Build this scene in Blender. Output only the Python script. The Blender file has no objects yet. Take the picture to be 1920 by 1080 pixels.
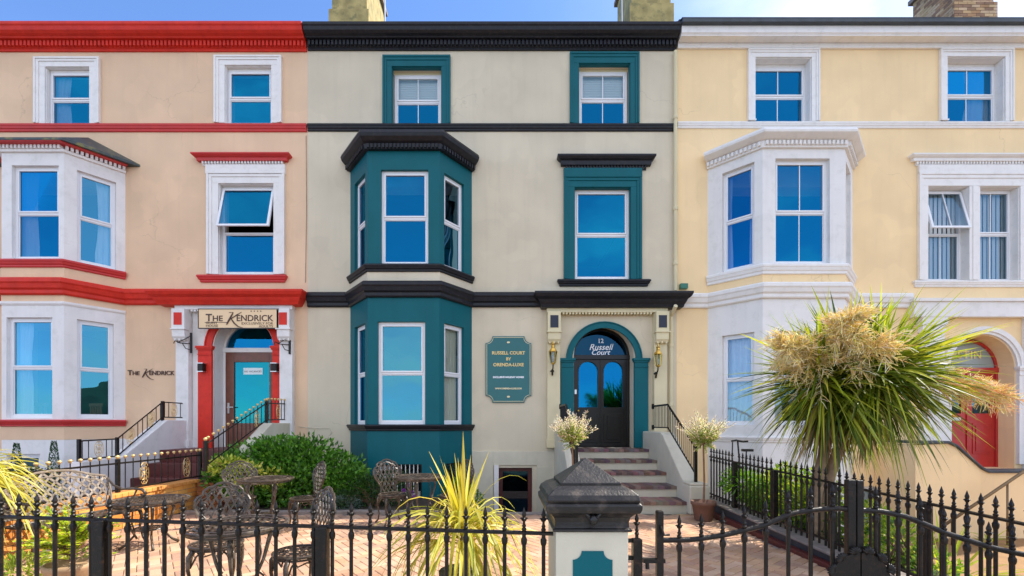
import bpy, bmesh, math, random
from mathutils import Vector, Matrix
RD = random.Random(11)
F, HX, HY, EZ = 850.0, 940.0, 795.0, 1.48      # focal length in photo pixels, eye height above the forecourt
def PX(px, Y=10.0): return (px - HX) * Y / F
def PZ(py, Y=10.0): return EZ - (py - HY) * Y / F
C = bpy.context.scene.collection
ORG = {}

# ------------------------------------------------------------------ materials
MATS = {}
def nt(m): return m.node_tree.nodes, m.node_tree.links
def mat(name, col, rough=0.6, var=0.0, vscale=3.0, bump=0.0, bscale=60.0, metal=0.0, streak=0.0, spec=0.5, dirt=None, dirt_amt=0.0, dscale=6.0, coat=0.0):
    m = bpy.data.materials.new(name); m.use_nodes = True
    n, l = nt(m); b = n['Principled BSDF']
    b.inputs['Roughness'].default_value = rough; b.inputs['Metallic'].default_value = metal
    b.inputs['Specular IOR Level'].default_value = spec
    b.inputs['Coat Weight'].default_value = coat
    geo = n.new('ShaderNodeNewGeometry')
    base = n.new('ShaderNodeRGB'); base.outputs[0].default_value = (*col, 1); cur = base.outputs[0]
    if var > 0:
        t = n.new('ShaderNodeTexNoise'); t.inputs['Scale'].default_value = vscale; t.inputs['Detail'].default_value = 6
        l.new(geo.outputs['Position'], t.inputs['Vector'])
        r = n.new('ShaderNodeMapRange'); r.inputs['From Min'].default_value = .3; r.inputs['From Max'].default_value = .7
        r.inputs['To Min'].default_value = 1 - var; r.inputs['To Max'].default_value = 1 + var
        l.new(t.outputs[0], r.inputs[0])
        mx = n.new('ShaderNodeVectorMath'); mx.operation = 'SCALE'
        l.new(cur, mx.inputs[0]); l.new(r.outputs[0], mx.inputs['Scale']); cur = mx.outputs[0]
    if streak > 0:
        mp = n.new('ShaderNodeMapping'); mp.inputs['Scale'].default_value = (7, 7, .45)
        l.new(geo.outputs['Position'], mp.inputs[0])
        t = n.new('ShaderNodeTexNoise'); t.inputs['Scale'].default_value = 1.0; t.inputs['Detail'].default_value = 5
        l.new(mp.outputs[0], t.inputs['Vector'])
        r = n.new('ShaderNodeMapRange'); r.inputs['From Min'].default_value = .5; r.inputs['From Max'].default_value = .8
        r.inputs['To Min'].default_value = 1; r.inputs['To Max'].default_value = 1 - streak
        l.new(t.outputs[0], r.inputs[0])
        mx = n.new('ShaderNodeVectorMath'); mx.operation = 'SCALE'
        l.new(cur, mx.inputs[0]); l.new(r.outputs[0], mx.inputs['Scale']); cur = mx.outputs[0]
    if dirt:
        t = n.new('ShaderNodeTexNoise'); t.inputs['Scale'].default_value = dscale; t.inputs['Detail'].default_value = 8; t.inputs['Roughness'].default_value = .65
        l.new(geo.outputs['Position'], t.inputs['Vector'])
        r = n.new('ShaderNodeMapRange'); r.inputs['From Min'].default_value = .52; r.inputs['From Max'].default_value = .66
        r.inputs['To Min'].default_value = 0; r.inputs['To Max'].default_value = dirt_amt
        l.new(t.outputs[0], r.inputs[0])
        mx = n.new('ShaderNodeMix'); mx.data_type = 'RGBA'
        l.new(r.outputs[0], mx.inputs[0]); l.new(cur, mx.inputs[6]); mx.inputs[7].default_value = (*dirt, 1); cur = mx.outputs[2]
    if name.endswith('_render') and name != 'chimney_render':      # hairline cracks and faint repair patches in the stucco
        wn = n.new('ShaderNodeTexNoise'); wn.inputs['Scale'].default_value = 1.3; wn.inputs['Detail'].default_value = 6; l.new(geo.outputs['Position'], wn.inputs['Vector'])
        ad = n.new('ShaderNodeMixRGB'); ad.blend_type = 'LINEAR_LIGHT'; ad.inputs[0].default_value = .55; l.new(geo.outputs['Position'], ad.inputs[1]); l.new(wn.outputs['Color'], ad.inputs[2])
        vo = n.new('ShaderNodeTexVoronoi'); vo.feature = 'DISTANCE_TO_EDGE'; vo.inputs['Scale'].default_value = .42; l.new(ad.outputs[0], vo.inputs['Vector'])
        r1 = n.new('ShaderNodeMapRange'); r1.inputs['From Max'].default_value = .0045; r1.inputs['To Min'].default_value = 1; r1.inputs['To Max'].default_value = 0; l.new(vo.outputs[0], r1.inputs[0])
        mk = n.new('ShaderNodeTexNoise'); mk.inputs['Scale'].default_value = .55; l.new(geo.outputs['Position'], mk.inputs['Vector'])
        r2 = n.new('ShaderNodeMapRange'); r2.inputs['From Min'].default_value = .52; r2.inputs['From Max'].default_value = .60; r2.inputs['To Max'].default_value = .25; l.new(mk.outputs[0], r2.inputs[0])
        mm = n.new('ShaderNodeMath'); mm.operation = 'MULTIPLY'; l.new(r1.outputs[0], mm.inputs[0]); l.new(r2.outputs[0], mm.inputs[1])
        mx = n.new('ShaderNodeMix'); mx.data_type = 'RGBA'; l.new(mm.outputs[0], mx.inputs[0]); l.new(cur, mx.inputs[6]); mx.inputs[7].default_value = (*[c*.35 for c in col], 1); cur = mx.outputs[2]
        pn = n.new('ShaderNodeTexNoise'); pn.inputs['Scale'].default_value = .6; pn.inputs['Detail'].default_value = 3; l.new(geo.outputs['Position'], pn.inputs['Vector'])
        r3 = n.new('ShaderNodeMapRange'); r3.inputs['From Min'].default_value = .535; r3.inputs['From Max'].default_value = .55; r3.inputs['To Min'].default_value = 1; r3.inputs['To Max'].default_value = 1.045; l.new(pn.outputs[0], r3.inputs[0])
        sv = n.new('ShaderNodeVectorMath'); sv.operation = 'SCALE'; l.new(cur, sv.inputs[0]); l.new(r3.outputs[0], sv.inputs['Scale']); cur = sv.outputs[0]
    l.new(cur, b.inputs['Base Color'])
    if bump > 0:
        t = n.new('ShaderNodeTexNoise'); t.inputs['Scale'].default_value = bscale; t.inputs['Detail'].default_value = 4
        l.new(geo.outputs['Position'], t.inputs['Vector'])
        bp = n.new('ShaderNodeBump'); bp.inputs['Strength'].default_value = bump; bp.inputs['Distance'].default_value = .01
        l.new(t.outputs[0], bp.inputs['Height']); l.new(bp.outputs[0], b.inputs['Normal'])
    MATS[name] = m; return m
def attr_mat(name, rough=.6, trans=0.0, bump=0.0, spec=.4, tcol=(1, 1, 1)):
    """material whose base colour comes from the mesh's own colour attribute (each leaf or brick its own tone)"""
    m = bpy.data.materials.new(name); m.use_nodes = True
    n, l = nt(m); b = n['Principled BSDF']; b.inputs['Roughness'].default_value = rough
    b.inputs['Specular IOR Level'].default_value = spec
    a = n.new('ShaderNodeAttribute'); a.attribute_name = 'Col'
    l.new(a.outputs['Color'], b.inputs['Base Color'])
    if trans > 0:
        tr = n.new('ShaderNodeBsdfTranslucent'); mx = n.new('ShaderNodeMixShader'); mx.inputs[0].default_value = trans
        vm = n.new('ShaderNodeVectorMath'); vm.operation = 'MULTIPLY'; vm.inputs[1].default_value = tcol
        l.new(a.outputs['Color'], vm.inputs[0]); l.new(vm.outputs[0], tr.inputs['Color'])
        l.new(b.outputs[0], mx.inputs[1]); l.new(tr.outputs[0], mx.inputs[2])
        l.new(mx.outputs[0], n['Material Output'].inputs['Surface'])
    if bump > 0:
        geo = n.new('ShaderNodeNewGeometry')
        t = n.new('ShaderNodeTexNoise'); t.inputs['Scale'].default_value = 45; t.inputs['Detail'].default_value = 5
        l.new(geo.outputs['Position'], t.inputs['Vector'])
        bp = n.new('ShaderNodeBump'); bp.inputs['Strength'].default_value = bump; bp.inputs['Distance'].default_value = .01
        l.new(t.outputs[0], bp.inputs['Height']); l.new(bp.outputs[0], b.inputs['Normal'])
        if True:
            t2 = n.new('ShaderNodeTexNoise'); t2.inputs['Scale'].default_value = 2.2; t2.inputs['Detail'].default_value = 7
            l.new(geo.outputs['Position'], t2.inputs['Vector'])
            r = n.new('ShaderNodeMapRange'); r.inputs['From Min'].default_value = .3; r.inputs['From Max'].default_value = .7
            r.inputs['To Min'].default_value = .72; r.inputs['To Max'].default_value = 1.15
            l.new(t2.outputs[0], r.inputs[0])
            s = n.new('ShaderNodeVectorMath'); s.operation = 'SCALE'
            l.new(a.outputs['Color'], s.inputs[0]); l.new(r.outputs[0], s.inputs['Scale']); l.new(s.outputs[0], b.inputs['Base Color'])
    MATS[name] = m; return m
def glass_mat(name, refl, fac=.5, rough=0.0, tint=(.9, .95, 1)):
    m = bpy.data.materials.new(name); m.use_nodes = True
    n, l = nt(m); n.remove(n['Principled BSDF'])
    g = n.new('ShaderNodeBsdfGlossy'); g.inputs['Color'].default_value = (*refl, 1); g.inputs['Roughness'].default_value = rough
    t = n.new('ShaderNodeBsdfTransparent'); t.inputs['Color'].default_value = (*tint, 1)
    mx = n.new('ShaderNodeMixShader')
    lw = n.new('ShaderNodeLayerWeight'); lw.inputs['Blend'].default_value = .25
    r = n.new('ShaderNodeMapRange'); r.inputs['From Min'].default_value = 0; r.inputs['From Max'].default_value = 1
    r.inputs['To Min'].default_value = fac; r.inputs['To Max'].default_value = .95
    l.new(lw.outputs['Fresnel'], r.inputs[0]); l.new(r.outputs[0], mx.inputs[0])
    l.new(t.outputs[0], mx.inputs[1]); l.new(g.outputs[0], mx.inputs[2])
    geo = n.new('ShaderNodeNewGeometry')
    tx = n.new('ShaderNodeTexNoise'); tx.inputs['Scale'].default_value = 1.6; tx.inputs['Detail'].default_value = 1
    l.new(geo.outputs['Position'], tx.inputs['Vector'])
    bp = n.new('ShaderNodeBump'); bp.inputs['Strength'].default_value = .3; bp.inputs['Distance'].default_value = .02
    l.new(tx.outputs[0], bp.inputs['Height']); l.new(bp.outputs[0], g.inputs['Normal'])
    l.new(mx.outputs[0], n['Material Output'].inputs['Surface'])
    MATS[name] = m; return m

mat('peach_render', (.76, .53, .34), .85, .07, 1.3, .3, 90, streak=.05)
mat('cream_render', (.645, .565, .415), .85, .07, 1.1, .3, 90, streak=.06)
mat('yellow_render', (.90, .665, .37), .85, .06, 1.1, .25, 90, streak=.05)
mat('porch_cream', (.68, .60, .38), .8, .05, 2, .2, 90)
mat('red_paint', (.66, .034, .018), .5, .10, 5, .08, 40, spec=.25, dirt=(.50, .02, .01), dirt_amt=.5, dscale=9)
mat('sill_red', (.56, .03, .028), .5, .08, 5, .08, 40)
mat('black_paint', (.011, .012, .017), .4, .15, 5, .1, 40, dirt=(.06, .05, .045), dirt_amt=.25, dscale=14, spec=.3)
mat('teal_paint', (.0008, .108, .130), .5, .06, 2, .1, 60, streak=.08, spec=.22)
mat('white_paint', (.82, .79, .75), .5, .03, 3, .08, 60, streak=.05, dirt=(.55, .52, .46), dirt_amt=.25, dscale=7)
mat('white_masonry', (.80, .775, .74), .7, .04, 2, .2, 80, streak=.07, dirt=(.5, .5, .44), dirt_amt=.25, dscale=5)
mat('upvc_white', (.80, .80, .81), .3, .02, 4)
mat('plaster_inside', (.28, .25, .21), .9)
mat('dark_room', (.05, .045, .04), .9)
mat('slate', (.035, .042, .05), .6, .3, 5, .5, 20)
mat('slate_coping', (.045, .055, .065), .5, .25, 5, .4, 25)
mat('lead', (.045, .062, .062), .5, .25, 4, .3, 20, dirt=(.35, .30, .03), dirt_amt=.6, dscale=3.5)
mat('iron_sunlit', (.22, .175, .135), .4, .2, 12, .2, 60, dirt=(.46, .39, .31), dirt_amt=.6, dscale=8)  # lighter copy of the bronze iron; sunlight put into the bench back's colour
mat('iron_black', (.010, .008, .0065), .38, .2, 12, .3, 90, spec=.3, dirt=(.05, .025, .012), dirt_amt=.5, dscale=25)
mat('iron_bronze', (.055, .040, .028), .34, .2, 12, .2, 60, metal=.1, dirt=(.36, .29, .22), dirt_amt=.45, dscale=8)
mat('gold_paint', (.72, .50, .20), .35, .15, 20, .1, 60, metal=.5)
mat('brass_dull', (.22, .15, .08), .4, .1, 20, metal=.4)
mat('fan_grey', (.30, .34, .32), .3)
mat('brass', (.75, .47, .10), .28, .1, 20, metal=.85)
mat('dark_wood', (.009, .008, .0075), .3, .2, 8, spec=.35)
mat('brown_wood', (.16, .05, .025), .35, .2, 8)
mat('red_door', (.45, .02, .018), .3, .08, 6, coat=.3)
mat('maroon_tile', (.10, .018, .014), .5, .25, 8, .2, 40)
mat('sign_green', (.004, .12, .125), .3, .05, 3)
mat('sign_cream', (.85, .62, .36), .6, .04, 5)
mat('letter_brown', (.07, .03, .02), .5)
mat('letter_cream', (.85, .72, .42), .5)
mat('letter_white', (.9, .92, .95), .5)
mat('letter_etched', (.75, .85, .95), .5)
mat('letter_gold', (.80, .58, .22), .4, metal=.2)
mat('panel_navy', (.012, .016, .035), .5)
mat('curtain_white', (.88, .87, .82), .9)
mat('curtain_cream', (.72, .66, .48), .9)
mat('blind', (.9, .87, .74), .8)
mat('bark', (.30, .20, .12), .9, .3, 14, .8, 22)
mat('stem', (.20, .11, .06), .8, .2, 20, .4, 50)
mat('wall_orange', (.70, .30, .07), .8, .2, 9, .3, 60)
mat('terracotta', (.17, .085, .055), .8, .2, 8, .2, 60)
mat('tan_pot', (.42, .27, .15), .8, .15, 8, .2, 60)
mat('soil', (.05, .035, .022), .95, .4, 14, .8, 30)
mat('asphalt', (.05, .05, .052), .9, .25, 8, .5, 120)
mat('pavement_slab', (.26, .24, .22), .85, .15, 2, .3, 60)
mat('sea_water', (.02, .07, .12), .08, .3, .05, .6, 1.2)
mat('hill_green', (.06, .08, .035), .95, .35, .02)
mat('stone_kerb', (.24, .20, .17), .85, .25, 8, .5, 30)
mat('wet_stone', (.045, .045, .05), .6, .3, 6, .4, 30)
mat('chimney_render', (.42, .33, .13), .9, .3, 4, .5, 30, dirt=(.16, .16, .08), dirt_amt=.7, dscale=5)
mat('court_ground', (.27, .15, .06), .9, .2, 3, .4, 60)
mat('pier_cream', (.62, .57, .44), .75, .06, 4, .2, 80, streak=.06)
mat('cap_black', (.016, .0135, .012), .36, .3, 9, .3, 60, dirt=(.13, .10, .075), dirt_amt=.45, dscale=9, spec=.45)
mat('silver', (.6, .6, .6), .3, metal=.9)
mat('note_paper', (.75, .85, .85), .6)
mat('alarm_green', (.02, .16, .10), .4)
mat('chair_wood', (.45, .28, .14), .5)
mat('lamp_glass', (.85, .78, .65), .2)
mat('pebble', (.25, .24, .23), .7, .3, 20)
attr_mat('leaf', .38, .35, spec=.5, tcol=(1.5, 1.5, .7))
attr_mat('strap_leaf', .42, .4, spec=.4, tcol=(1.3, 1.25, .8))
attr_mat('dry_flower', .8, .5)
attr_mat('brick', .85, 0, .5)
attr_mat('paver', .8, 0, .35)
glass_mat('glass', (.006, .20, .42), .55)
glass_mat('glass_clear', (.16, .36, .50), .22)
glass_mat('glass_pale', (.08, .34, .48), .5)
glass_mat('glass_teal', (.012, .20, .235), .85)
glass_mat('glass_dark', (.02, .075, .125), .5, tint=(.2, .2, .22))

# ------------------------------------------------------------------ mesh builder
class Pl:
    """a vertical plane: u runs to the right as seen from outside, n points outwards"""
    def __init__(s, a, b):
        s.o = Vector((a[0], a[1])); d = Vector((b[0]-a[0], b[1]-a[1])); s.len = d.length; s.u = d.normalized()
        s.n = Vector((s.u.y, -s.u.x))
    def p(s, u, z, d=0.0):
        q = s.o + s.u*u + s.n*d
        return Vector((q.x, q.y, z))
WALL = Pl((0, 10), (1, 10))
class MB:
    def __init__(s): s.v = []; s.f = []; s.c = []; s.col = None
    def add(s, vs, fs):
        k = len(s.v); s.v += [Vector(v) for v in vs]
        for f in fs:
            s.f.append([i+k for i in f]); s.c.append(s.col)
        return s
    def box(s, x0, x1, y0, y1, z0, z1):
        return s.add([(x0,y0,z0),(x1,y0,z0),(x1,y1,z0),(x0,y1,z0),(x0,y0,z1),(x1,y0,z1),(x1,y1,z1),(x0,y1,z1)],
                     [(0,3,2,1),(4,5,6,7),(0,1,5,4),(1,2,6,5),(2,3,7,6),(3,0,4,7)])
    def pbox(s, pl, u0, u1, z0, z1, d0, d1):
        P = [pl.p(u0,z0,d1),pl.p(u1,z0,d1),pl.p(u1,z0,d0),pl.p(u0,z0,d0),pl.p(u0,z1,d1),pl.p(u1,z1,d1),pl.p(u1,z1,d0),pl.p(u0,z1,d0)]
        return s.add(P, [(0,3,2,1),(4,5,6,7),(0,1,5,4),(1,2,6,5),(2,3,7,6),(3,0,4,7)])
    def obox(s, c, ax, ay, az):
        """box from centre and three half-axis vectors"""
        c, ax, ay, az = map(Vector, (c, ax, ay, az)); P = []
        for k in (-1, 1):
            for (i, j) in ((-1,-1),(1,-1),(1,1),(-1,1)): P.append(c+ax*i+ay*j+az*k)
        return s.add(P, [(0,3,2,1),(4,5,6,7),(0,1,5,4),(1,2,6,5),(2,3,7,6),(3,0,4,7)])
    def prism(s, pl, poly, d0, d1, holes=None):
        """poly in (u,z), extruded from d0 (back) to d1 (front)"""
        n = len(poly)
        P = [pl.p(u, z, d1) for u, z in poly] + [pl.p(u, z, d0) for u, z in poly]
        return s.add(P, [tuple(range(n)), tuple(range(2*n-1, n-1, -1))] + [(i, i+n, (i+1) % n+n, (i+1) % n) for i in range(n)])
    def tube(s, pts, r, n=6, cap=True, r2=None, flat=None):
        pts = [Vector(p) for p in pts]; m = len(pts); rs = r if isinstance(r, (list, tuple)) else [r + ((r2 if r2 is not None else r)-r)*i/(max(1, m-1)) for i in range(m)]
        k = len(s.v); prev = None; fs = []
        for i, p in enumerate(pts):
            d = (pts[min(i+1, m-1)] - pts[max(i-1, 0)])
            d = d.normalized() if d.length > 1e-9 else Vector((0, 0, 1))
            if prev is None:
                a = d.orthogonal().normalized()
                if abs(d.z) < .95: a = d.cross(Vector((0, 0, 1))).normalized()
            else: a = (prev - d*prev.dot(d)); a = a.normalized() if a.length > 1e-6 else d.orthogonal().normalized()
            prev = a; b = d.cross(a)
            for j in range(n):
                t = 2*math.pi*(j+.5)/n
                s.v.append(p + (a*math.cos(t) + b*math.sin(t)*(flat or 1))*rs[i])
        for i in range(m-1):
            for j in range(n):
                fs.append((k+i*n+j, k+i*n+(j+1) % n, k+(i+1)*n+(j+1) % n, k+(i+1)*n+j))
        if cap: fs += [tuple(k+j for j in range(n))[::-1], tuple(k+(m-1)*n+j for j in range(n))]
        s.f += [list(f) for f in fs]; s.c += [s.col]*len(fs); return s
    def lathe(s, prof, c, n=10, rot=0.0, sq=False):
        """prof (r,z); c centre"""
        c = Vector(c); k = len(s.v); m = len(prof); fs = []
        for r, z in prof:
            for j in range(n):
                t = 2*math.pi*j/n + rot
                s.v.append(c + Vector((r*math.cos(t), r*math.sin(t), z)))
        for i in range(m-1):
            for j in range(n): fs.append((k+i*n+j, k+i*n+(j+1) % n, k+(i+1)*n+(j+1) % n, k+(i+1)*n+j))
        fs += [tuple(k+j for j in range(n))[::-1], tuple(k+(m-1)*n+j for j in range(n))]
        s.f += [list(f) for f in fs]; s.c += [s.col]*len(fs); return s
    def mould(s, path, prof, closed_prof=False):
        """profile (out,z) swept along plan path (x,y) with mitres"""
        pts = [Vector(p) for p in path]; N = len(pts); dirs = [(pts[i+1]-pts[i]).normalized() for i in range(N-1)]
        nor = [Vector((d.y, -d.x)) for d in dirs]; rings = []
        for i in range(N):
            if i == 0: mv = nor[0]
            elif i == N-1: mv = nor[-1]
            else:
                b = (nor[i-1]+nor[i]).normalized(); mv = b / max(.3, b.dot(nor[i]))
            rings.append([(pts[i].x+mv.x*o, pts[i].y+mv.y*o, z) for o, z in prof])
        m = len(prof); V = [v for r in rings for v in r]; fs = []
        for i in range(N-1):
            for j in range(m-1): fs.append((i*m+j, (i+1)*m+j, (i+1)*m+j+1, i*m+j+1))
            fs.append((i*m+m-1, (i+1)*m+m-1, (i+1)*m, i*m))
        fs += [tuple(range(m)), tuple((N-1)*m+j for j in range(m))[::-1]]
        return s.add(V, fs)
    def dentils(s, path, w, gap, z0, z1, o0, o1):
        pts = [Vector(p) for p in path]
        for i in range(len(pts)-1):
            pl = Pl(pts[i], pts[i+1]); L = pl.len; n = max(1, int(L/(w+gap))); st = L/n
            for k in range(n): s.pbox(pl, k*st+(st-w)/2, k*st+(st+w)/2, z0, z1, o0, o1)
        return s
    def wall(s, pl, u0, u1, z0, z1, ops, depth=.25):
        """wall sheet with rectangular openings (a,b,c,d[,'arch']) and their reveals"""
        us = sorted({u0, u1, *[x for o in ops for x in o[:2]]}); us = [u for u in us if u0-1e-6 <= u <= u1+1e-6]
        zs = sorted({z0, z1, *[x for o in ops for x in o[2:4]]}); zs = [z for z in zs if z0-1e-6 <= z <= z1+1e-6]
        for i in range(len(us)-1):
            for j in range(len(zs)-1):
                um, zm = (us[i]+us[i+1])/2, (zs[j]+zs[j+1])/2
                if any(o[0] < um < o[1] and o[2] < zm < o[3] for o in ops): continue
                s.add([pl.p(us[i], zs[j]), pl.p(us[i+1], zs[j]), pl.p(us[i+1], zs[j+1]), pl.p(us[i], zs[j+1])], [(0,1,2,3)])
        for o in ops:
            a, b, c, d = o[:4]
            if len(o) > 4:
                r = (b-a)/2; cx = (a+b)/2; zs_ = d-r; n = 20
                arc = [(cx - r*math.cos(math.pi*i/n), zs_ + r*math.sin(math.pi*i/n)) for i in range(n+1)]
                for i in range(n):
                    p, q = arc[i], arc[i+1]
                    s.add([pl.p(*p), pl.p(*q), pl.p(q[0], d), pl.p(p[0], d)], [(0,1,2,3)])
                loop = [(a, c)] + arc + [(b, c)]
            else: loop = [(a, c), (a, d), (b, d), (b, c)]
            m = len(loop)
            for i in range(m):
                if i == m-1 and len(o) > 4: pass
                p, q = loop[i], loop[(i+1) % m]
                s.add([pl.p(*p), pl.p(*p, -depth), pl.p(*q, -depth), pl.p(*q)], [(0,1,2,3)])
        return s
    def build(s, name, m, parent=None, smooth=False, bevel=0.0, kind=None, loc=None):
        off = Vector(loc) if loc is not None else Vector((0, 0, 0))
        par = ORG.get(parent.name, Vector((0, 0, 0))) if parent else Vector((0, 0, 0))
        base = par if (parent is not None and loc is None) else off
        me = bpy.data.meshes.new(name)
        me.from_pydata([tuple(v-base) for v in s.v], [], s.f)
        bm = bmesh.new(); bm.from_mesh(me)
        if s.col is None and not any(s.c): bmesh.ops.recalc_face_normals(bm, faces=bm.faces)
        bm.to_mesh(me); bm.free()
        if any(c is not None for c in s.c):
            ca = me.color_attributes.new('Col', 'FLOAT_COLOR', 'CORNER'); data = []
            for p in me.polygons:
                c = s.c[p.index] or (.5, .5, .5)
                for _ in range(p.loop_total): data += [c[0], c[1], c[2], 1.0]
            ca.data.foreach_set('color', data)
        if smooth: me.shade_smooth()
        me.materials.append(MATS[m])
        o = bpy.data.objects.new(name, me); C.objects.link(o)
        o.location = base - par if parent else base
        if parent: o.parent = parent
        ORG[o.name] = base
        if bevel:
            b = o.modifiers.new('bevel', 'BEVEL'); b.width = bevel; b.segments = 2; b.limit_method = 'ANGLE'; b.angle_limit = math.radians(40)
        if kind: o['kind'] = kind
        return o
def tag(o, label=None, cat=None, group=None, kind=None):
    if label: o['label'] = label
    if cat: o['category'] = cat
    if group: o['group'] = group
    if kind: o['kind'] = kind
    return o
def thing(name, label, cat, loc=(0, 0, 0), group=None):
    o = bpy.data.objects.new(name, None); C.objects.link(o); o.location = loc; o.empty_display_size = .2
    ORG[o.name] = Vector(loc); return tag(o, label, cat, group)
def copy_tree(o, parent=None):
    c = o.copy(); C.objects.link(c); c.parent = parent
    for ch in [x for x in o.children]: copy_tree(ch, c)
    return c
def text(name, s, m, parent, pl, u, z, d, size, align='CENTER', shear=0.0, ext=.004, bold=0.0, sx=1.0, spacing=1.0):
    cu = bpy.data.curves.new(name, 'FONT'); cu.body = s; cu.size = size; cu.align_x = align; cu.extrude = ext; cu.shear = shear
    cu.offset = bold; cu.space_character = spacing; cu.resolution_u = 3
    t = bpy.data.objects.new('t', cu); C.objects.link(t)
    bpy.context.view_layer.update()
    me = bpy.data.meshes.new_from_object(t.evaluated_get(bpy.context.evaluated_depsgraph_get()))
    vs = [v.co.copy() for v in me.vertices]; fs = [list(p.vertices) for p in me.polygons]
    bpy.data.objects.remove(t); bpy.data.curves.remove(cu); bpy.data.meshes.remove(me)
    b = MB(); b.add([pl.p(u+v.x*sx, z+v.y, d+v.z) for v in vs], fs)
    return b.build(name, m, parent)
EXPO = 1.35
# ------------------------------------------------------------------ windows, bays, trims shared by the terrace
def window(par, pl, u0, u1, z0, z1, rec=.10, fw=.055, split=.5, mull=False, curtain=None, glass='glass', tilt=0.0, frame='upvc_white', label=None, top_glass=None):
    f = MB(); b0, b1 = -rec-.07, -rec; zm = z0+(z1-z0)*split
    def ring(a, b, c, d, w, d0, d1, bot=None):
        bw = bot or w
        f.pbox(pl, a, a+w, c, d, d0, d1); f.pbox(pl, b-w, b, c, d, d0, d1)
        f.pbox(pl, a+w, b-w, d-w, d, d0, d1); f.pbox(pl, a+w, b-w, c, c+bw, d0, d1)
    ring(u0, u1, z0, z1, fw, b0, b1, fw*1.25)
    f.pbox(pl, u0+fw, u1-fw, zm-.022, zm+.022, b0+.004, b1-.004)
    a, b, c, d = u0+fw, u1-fw, z0+fw*1.25, z1-fw
    sw = .032
    ring(a, b, c, zm-.022, sw*.55, b0+.012, b1-.016)
    P = MB(); PT = MB()
    if tilt <= 0:
        ring(a, b, zm+.022, d, sw, b0+.012, b1+.012)
        (P if not top_glass else PT).add([pl.p(a, zm+.02, b1-.018), pl.p(b, zm+.02, b1-.018), pl.p(b, d, b1-.018), pl.p(a, d, b1-.018)], [(0,1,2,3)])
        if mull: f.pbox(pl, (a+b)/2-.009, (a+b)/2+.009, zm+.02+sw, d-sw, b1-.03, b1-.004)
    else:
        H = d-zm-.022; sn, cs = math.sin(tilt), math.cos(tilt)      # top-hung light pushed open
        def q(u, t, k): return pl.p(u, d - t*cs - k*sn*0, b1+.012 + t*sn + k)
        def tb(ua, ub, ta, tb_):
            f.add([q(ua,tb_,.02),q(ub,tb_,.02),q(ub,tb_,-.03),q(ua,tb_,-.03),q(ua,ta,.02),q(ub,ta,.02),q(ub,ta,-.03),q(ua,ta,-.03)],
                  [(0,3,2,1),(4,5,6,7),(0,1,5,4),(1,2,6,5),(2,3,7,6),(3,0,4,7)])
        tb(a-.03, a+.02, 0, H); tb(b-.02, b+.03, 0, H); tb(a+.02, b-.02, 0, .05); tb(a+.02, b-.02, H-.05, H)
        if mull: tb((a+b)/2-.009, (a+b)/2+.009, .05, H-.05)
        P.add([q(a, H-.02, 0), q(b, H-.02, 0), q(b, .02, 0), q(a, .02, 0)], [(0,1,2,3)])
    P.add([pl.p(a, c, b1-.03), pl.p(b, c, b1-.03), pl.p(b, zm-.02, b1-.03), pl.p(a, zm-.02, b1-.03)], [(0,1,2,3)])
    if mull: f.pbox(pl, (a+b)/2-.009, (a+b)/2+.009, c+sw*.5, zm-.03, b1-.042, b1-.02)
    w = f.build('window', frame, par, bevel=.004)
    if label: w['label'] = label
    P.build('pane', glass, w)
    if top_glass: PT.build('pane', top_glass, w)
    if curtain: curtains(w, pl, u0, u1, z0, z1, rec, curtain)
    return w
def curtains(w, pl, u0, u1, z0, z1, rec, kind):
    W = u1-u0
    def drape(name, a, b, c, d, m, amp=.022, lam=.09, gather=0.0):
        mb = MB(); n = max(6, int((b-a)/lam*6)); rows = 6; V = []
        for j in range(rows+1):
            t = j/rows
            for i in range(n+1):
                u = a + (b-a)*i/n
                if gather: u = (a if gather > 0 else b) + (u-(a if gather > 0 else b))*(1-.35*abs(gather)*math.sin(math.pi*min(1, t*1.2)))
                V.append(pl.p(u, d+(c-d)*t, -rec-.11 + amp*math.sin(2*math.pi*(u-a)/lam + .6*math.sin(i*.7))))
        F_ = [(j*(n+1)+i, j*(n+1)+i+1, (j+1)*(n+1)+i+1, (j+1)*(n+1)+i) for j in range(rows) for i in range(n)]
        mb.add(V, F_); mb.build(name, m, w, smooth=True)
    if kind == 'left': drape('curtain', u0, u0+W*.42, z0, z1, 'curtain_white', gather=.5)
    if kind == 'right': drape('curtain', u0+W*.5, u1, z0, z1, 'curtain_white', gather=-.5)
    if kind == 'thin_left': drape('curtain', u0, u0+W*.26, z0, z1, 'curtain_cream')
    if kind == 'full': drape('curtain', u0, u1, z0, z1, 'curtain_white', amp=.02, lam=.11)
    if kind == 'cream': drape('curtain', u0+W*.15, u0+W*.85, z0, z1, 'curtain_cream', lam=.08)
    if kind == 'both':
        drape('curtain', u0, u0+W*.24, z0, z1, 'curtain_white', gather=.4); drape('curtain', u1-W*.24, u1, z0, z1, 'curtain_white', gather=-.4)
    if kind == 'blind':
        mb = MB(); zb = z0+(z1-z0)*.5
        for i in range(12):
            z = zb + (z1-zb)*(i+.5)/12
            mb.pbox(pl, u0+.03, u1-.03, z-(z1-zb)/26, z+(z1-zb)/26, -rec-.10, -rec-.096)
        mb.build('blind', 'blind', w)
    if kind == 'slats':
        mb = MB(); n = max(6, int(W/.10))
        for i in range(n):
            u = u0 + W*(i+.5)/n
            c = pl.p(u, (z0+z1)/2, -rec-.13); a = .3
            mb.obox(c, (pl.u.x*.029*math.cos(a)+pl.n.x*.029*math.sin(a), pl.u.y*.029*math.cos(a)+pl.n.y*.029*math.sin(a), 0), (pl.n.x*.002, pl.n.y*.002, 0), (0, 0, (z1-z0)/2))
        mb.build('blind', 'curtain_white', w)
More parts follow.
